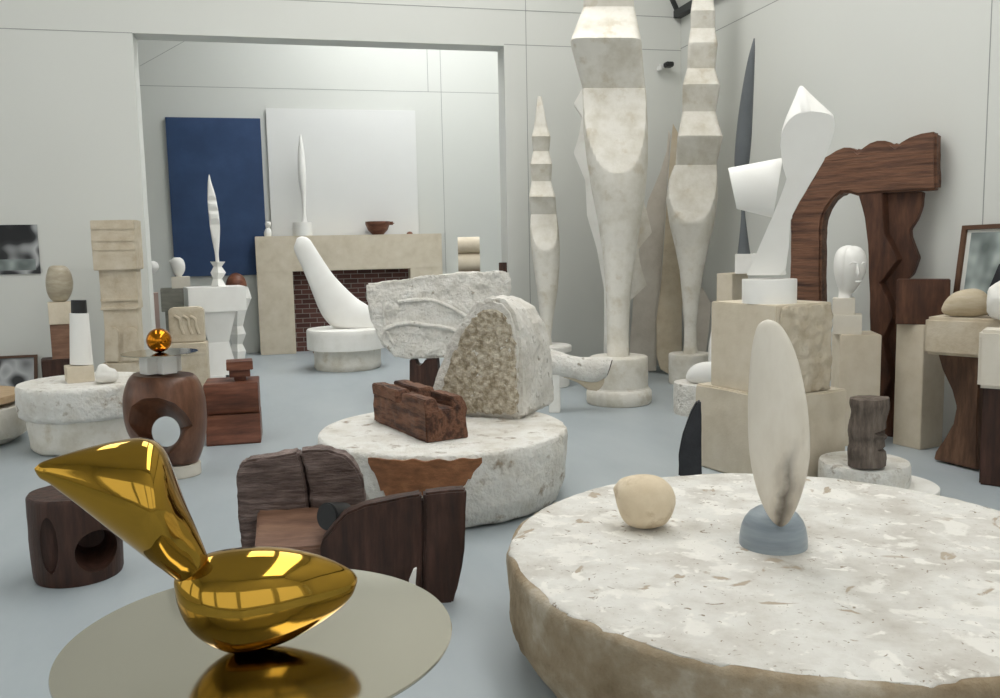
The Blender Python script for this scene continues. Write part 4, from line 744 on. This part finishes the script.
# ------------------------------------------------------------------ wooden arch against the right wall (traced on its own plane, 25 cm deep)
t = T(872, 435, yaw=-14)
def onx(pts): return [(a_, max(0., b_)) for a_, b_ in (t.q(780+x/3.877, 120+y/3.877) for x, y in pts)]
b = thing(t, 'wooden_arch', 'big dark oak arch with a scalloped lintel against the right wall', 'arch')
lt = [(40, 378), (100, 270), (165, 150), (190, 133), (215, 118), (245, 107), (270, 107), (290, 114), (302, 124), (320, 108), (345, 90), (375, 80), (405, 79), (430, 87), (447, 101), (470, 85), (500, 68), (545, 52), (590, 45), (606, 45), (608, 270), (560, 274), (400, 283), (300, 293), (262, 281), (235, 284), (205, 310), (180, 345), (165, 385), (160, 420), (159, 560), (160, 700), (161, 1500), (34, 1500), (36, 700), (38, 500)]
part(b, 'curved_beam', prism(onx(lt), 0, .18), 'lintel_wood', bevel=.02, sub=.07, amp=.008, ns=6, sharp=50)
z0 = 1500
rg = [(300, 288), (545, 276), (540, 330), (520, 385), (493, 425), (497, 455), (528, 535), (505, 600), (478, 625), (500, 700), (515, 760), (480, 840), (500, 920), (510, 1000), (480, 1080), (505, 1160), (505, z0), (350, z0), (348, 900), (345, 700), (338, 480), (325, 380)]
part(b, 'zigzag_leg', prism(onx(rg), .08, .18), 'arch_wood', bevel=.006, sub=.1, amp=.004)
rf = [(302, 290), (395, 284), (402, 440), (420, 470), (455, 540), (385, 632), (420, 700), (440, 760), (395, 850), (430, 1000), (400, 1080), (430, 1160), (430, z0), (352, z0), (350, 900), (347, 700), (340, 480), (327, 380)]
part(b, 'front_post', prism(onx(rf), .0, .1, [(x_+.03, z_) for x_, z_ in onx(rf)]), 'arch_wood', bevel=.006, sub=.1, amp=.006)
# ------------------------------------------------------------------ plinths and tables on the right
t = T(920, 450, yaw=-38)
b = thing(t, 'tall_limestone_plinth', 'tall plain limestone plinth beside the wooden arch', 'plinth')
z1 = t.z(921, 325); q, w, d = corner(t, b, 'shaft', 894, 944, 0, z1, 'cream', 400, bevel=.004)
t2 = T(0, 0, pos=t.o+t.ey*.05+np.array([0, 0, z1])); x0, x1 = t2.x(896, 300), t2.x(950, 300); z2 = t2.z(920, 279.5)
solo(t2, 'brown_wood_block', box(x0, x1, .0, .16, 0, z2), 'arch_wood', 'square brown wooden block on the tall limestone plinth', 'wood block', bevel=.006)
t = T(977, 472, yaw=-36)
b = thing(t, 'waisted_wood_table_base', 'waisted dark wooden base under the thick stone slab', 'table base')
z1 = t.z(977, 357); ws = [(470, 933, 1), (462, 934, 1), (448, 941, 1), (430, 949, 1), (412, 952, 1), (395, 948, 1), (375, 940, 1), (357, 937, 1)]
ring = []
for y, xl, _ in ws:
    zz_ = max(0, t.z(977, y)); w = -t.x(xl, y); d = .45; dd = .10*math.sin(math.pi*min(1, max(0, (470-y)/113)))
    ring.append([(-w, dd*.4, zz_), (0-dd*.3, dd*.2, zz_), (0-dd*.3, d-dd*.5, zz_), (-w, d-dd*.5, zz_)])
part(b, 'waisted_block', loft(ring), 'oak_mid', bevel=.008, sharp=25)
t2 = T(0, 0, pos=t.o+np.array([0, 0, z1]), yaw=-18); w0 = t2.x(926, 340); h = t2.z(960, 318)
g = box(w0, .36, -.04, .32, 0, h); solo(t2, 'thick_stone_slab', g, 'carved', 'thick limestone slab on the waisted wooden base, tan stone on top', 'stone slab', bevel=.02, sub=.06, amp=.004, sharp=60, flat=h); hs = float(t2.o[2])+h
rs = [(941.5, 308, 941.5, 311), (945, 301, 944, 314), (952, 294, 951, 316), (962, 290, 961, 317), (974, 288.5, 973, 317), (983, 291, 982, 316), (989, 297, 988.5, 314), (991.5, 304, 991.5, 309)]
t3 = settle(966, 317, hs, lambda t: pairs(t, rs, .75, ds=3)); solo(t3, 'tan_stone', pairs(t3, rs, .75, ds=2.5), 'river_stone', 'smooth tan oval stone lying on the thick stone slab', 'stone')
wl = [(986, 302, 986.5, 312), (990, 288, 991, 318), (1000, 280, 1000, 320), (1012, 282, 1012, 320), (1020, 292, 1020, 315)]
t3 = settle(1003, 320, hs, lambda t: pairs(t, wl, .7, ds=4)); solo(t3, 'white_plaster_chunk', pairs(t3, wl, .7, ds=4), 'plaster', 'angular white plaster chunk at the right edge beside the tan stone', 'plaster piece', sub=.04, amp=.012, ns=9)
t = T(979, 486, yaw=-8)
b = thing(t, 'dark_wood_pedestal', 'dark wooden pedestal at the right edge below the cut stone block', 'pedestal'); zq = t.z(990, 389)
part(b, 'shaft', box(t.x(980, 430), t.x(1050, 430), .04, .22, 0, zq), 'dark_wood', bevel=.01)
t2 = T(0, 0, pos=t.o+np.array([0, 0, zq])); t2.a = t.a; part_g = box(t.x(977.5, 360), t.x(1060, 360), 0, .24, 0, t2.z(990, 330.5))
solo(t2, 'cut_stone_block', part_g, 'pale_stone', 'square cut pale stone block cropped by the right edge', 'stone block', bevel=.02, sub=.06, amp=.005, sharp=60, flat=9)
# framed picture leaning on the wall behind the stone
TLp, BLp = atx(964.5, 225.5, XR-.04), None
yb_, zb_ = float(atx(953, 318, XR-.16)[1]), hs
TR_ = np.array([XR-.04, TLp[1]-.95, TLp[2]+.01]); BL_ = np.array([XR-.16, yb_, hs+.004]); BR_ = np.array([XR-.16, yb_-.95, hs+.004]); TL_ = TLp; BL_[2] += .004; BR_[2] += .004
o = bpy.data.objects.new('framed_photograph', None); C.objects.link(o); tag(o, 'brown-framed pale photograph leaning on the right wall behind the tan stone', 'picture')
def bl(u, w, f=0.): p_ = (TL_*(1-u)+TR_*u)*w+(BL_*(1-u)+BR_*u)*(1-w); return p_+np.array([-f, 0, 0])
def fq(u0, u1, w0, w1, f): return [bl(u0, w0, f), bl(u1, w0, f), bl(u1, w1, f), bl(u0, w1, f)]
part(o, 'mount', quad(fq(.02, .98, .03, .97, .003), '', '', .008), 'mount'); part(o, 'print', quad(fq(.09, .91, .09, .91, .006), '', '', .006), 'print_pale')
for a4 in ((0, .045, 0, 1), (.955, 1, 0, 1), (.045, .955, 0, .05), (.045, .955, .95, 1)): part(o, 'frame_rail', quad(fq(*a4, .022), '', '', .024), 'frame')
t = T(1000, 316, h=hs, back=-.1); dk = [(988, 316), (989, 288), (999, 264), (1020, 262), (1020, 316)]
solo(t, 'black_slate_piece', prism([(t.x(x, y), max(0, t.z(x, y))) for x, y in dk], 0, .03), 'charcoal', 'black slate piece leaning between the tan stone and the framed photograph', 'slab')
# ------------------------------------------------------------------ camera unit on the partition
p0 = aty(664, 67, YP); o = bpy.data.objects.new('security_camera', None); C.objects.link(o); o.location = (p0[0], YP, p0[2]); tag(o, 'small grey and black camera fixed high on the wall near the corner', 'camera')
part(o, 'bracket', join(box(-.07, -.04, -.05, -.002, -.05, .03), box(-.07, .03, -.05, -.03, -.02, .01)), 'white_metal', bevel=.004); part(o, 'body', box(-.03, .07, -.15, -.04, -.02, .04), 'black', bevel=.01); part(o, 'dome', box(-.11, -.065, -.1, -.02, -.06, -.0), 'white_metal', bevel=.01)
EXPO = .02
# ------------------------------------------------------------------ light, camera
w = bpy.data.worlds.new('sky'); bpy.context.scene.world = w; w.use_nodes = True
w.node_tree.nodes['Background'].inputs[0].default_value = (.8, .88, 1, 1); w.node_tree.nodes['Background'].inputs[1].default_value = .6
cd = bpy.data.cameras.new('camera'); cam = bpy.data.objects.new('camera', cd); C.objects.link(cam); bpy.context.scene.camera = cam
cd.sensor_width = 36; cd.lens = FL/1000*36; cd.clip_start = .05
cam.matrix_world = Matrix(((RT[0], UP[0], -FW[0], 0), (RT[1], UP[1], -FW[1], 0), (RT[2], UP[2], -FW[2], 1.6), (0, 0, 0, 1)))
sc = bpy.context.scene; vs = sc.view_settings; vs.view_transform = 'Standard'; vs.look = 'None'; vs.exposure = EXPO; vs.gamma = 1; vs.use_curve_mapping = False
sc.cycles.use_denoising = True; sc.cycles.max_bounces = 8; sc.cycles.diffuse_bounces = 5
bpy.context.view_layer.update()
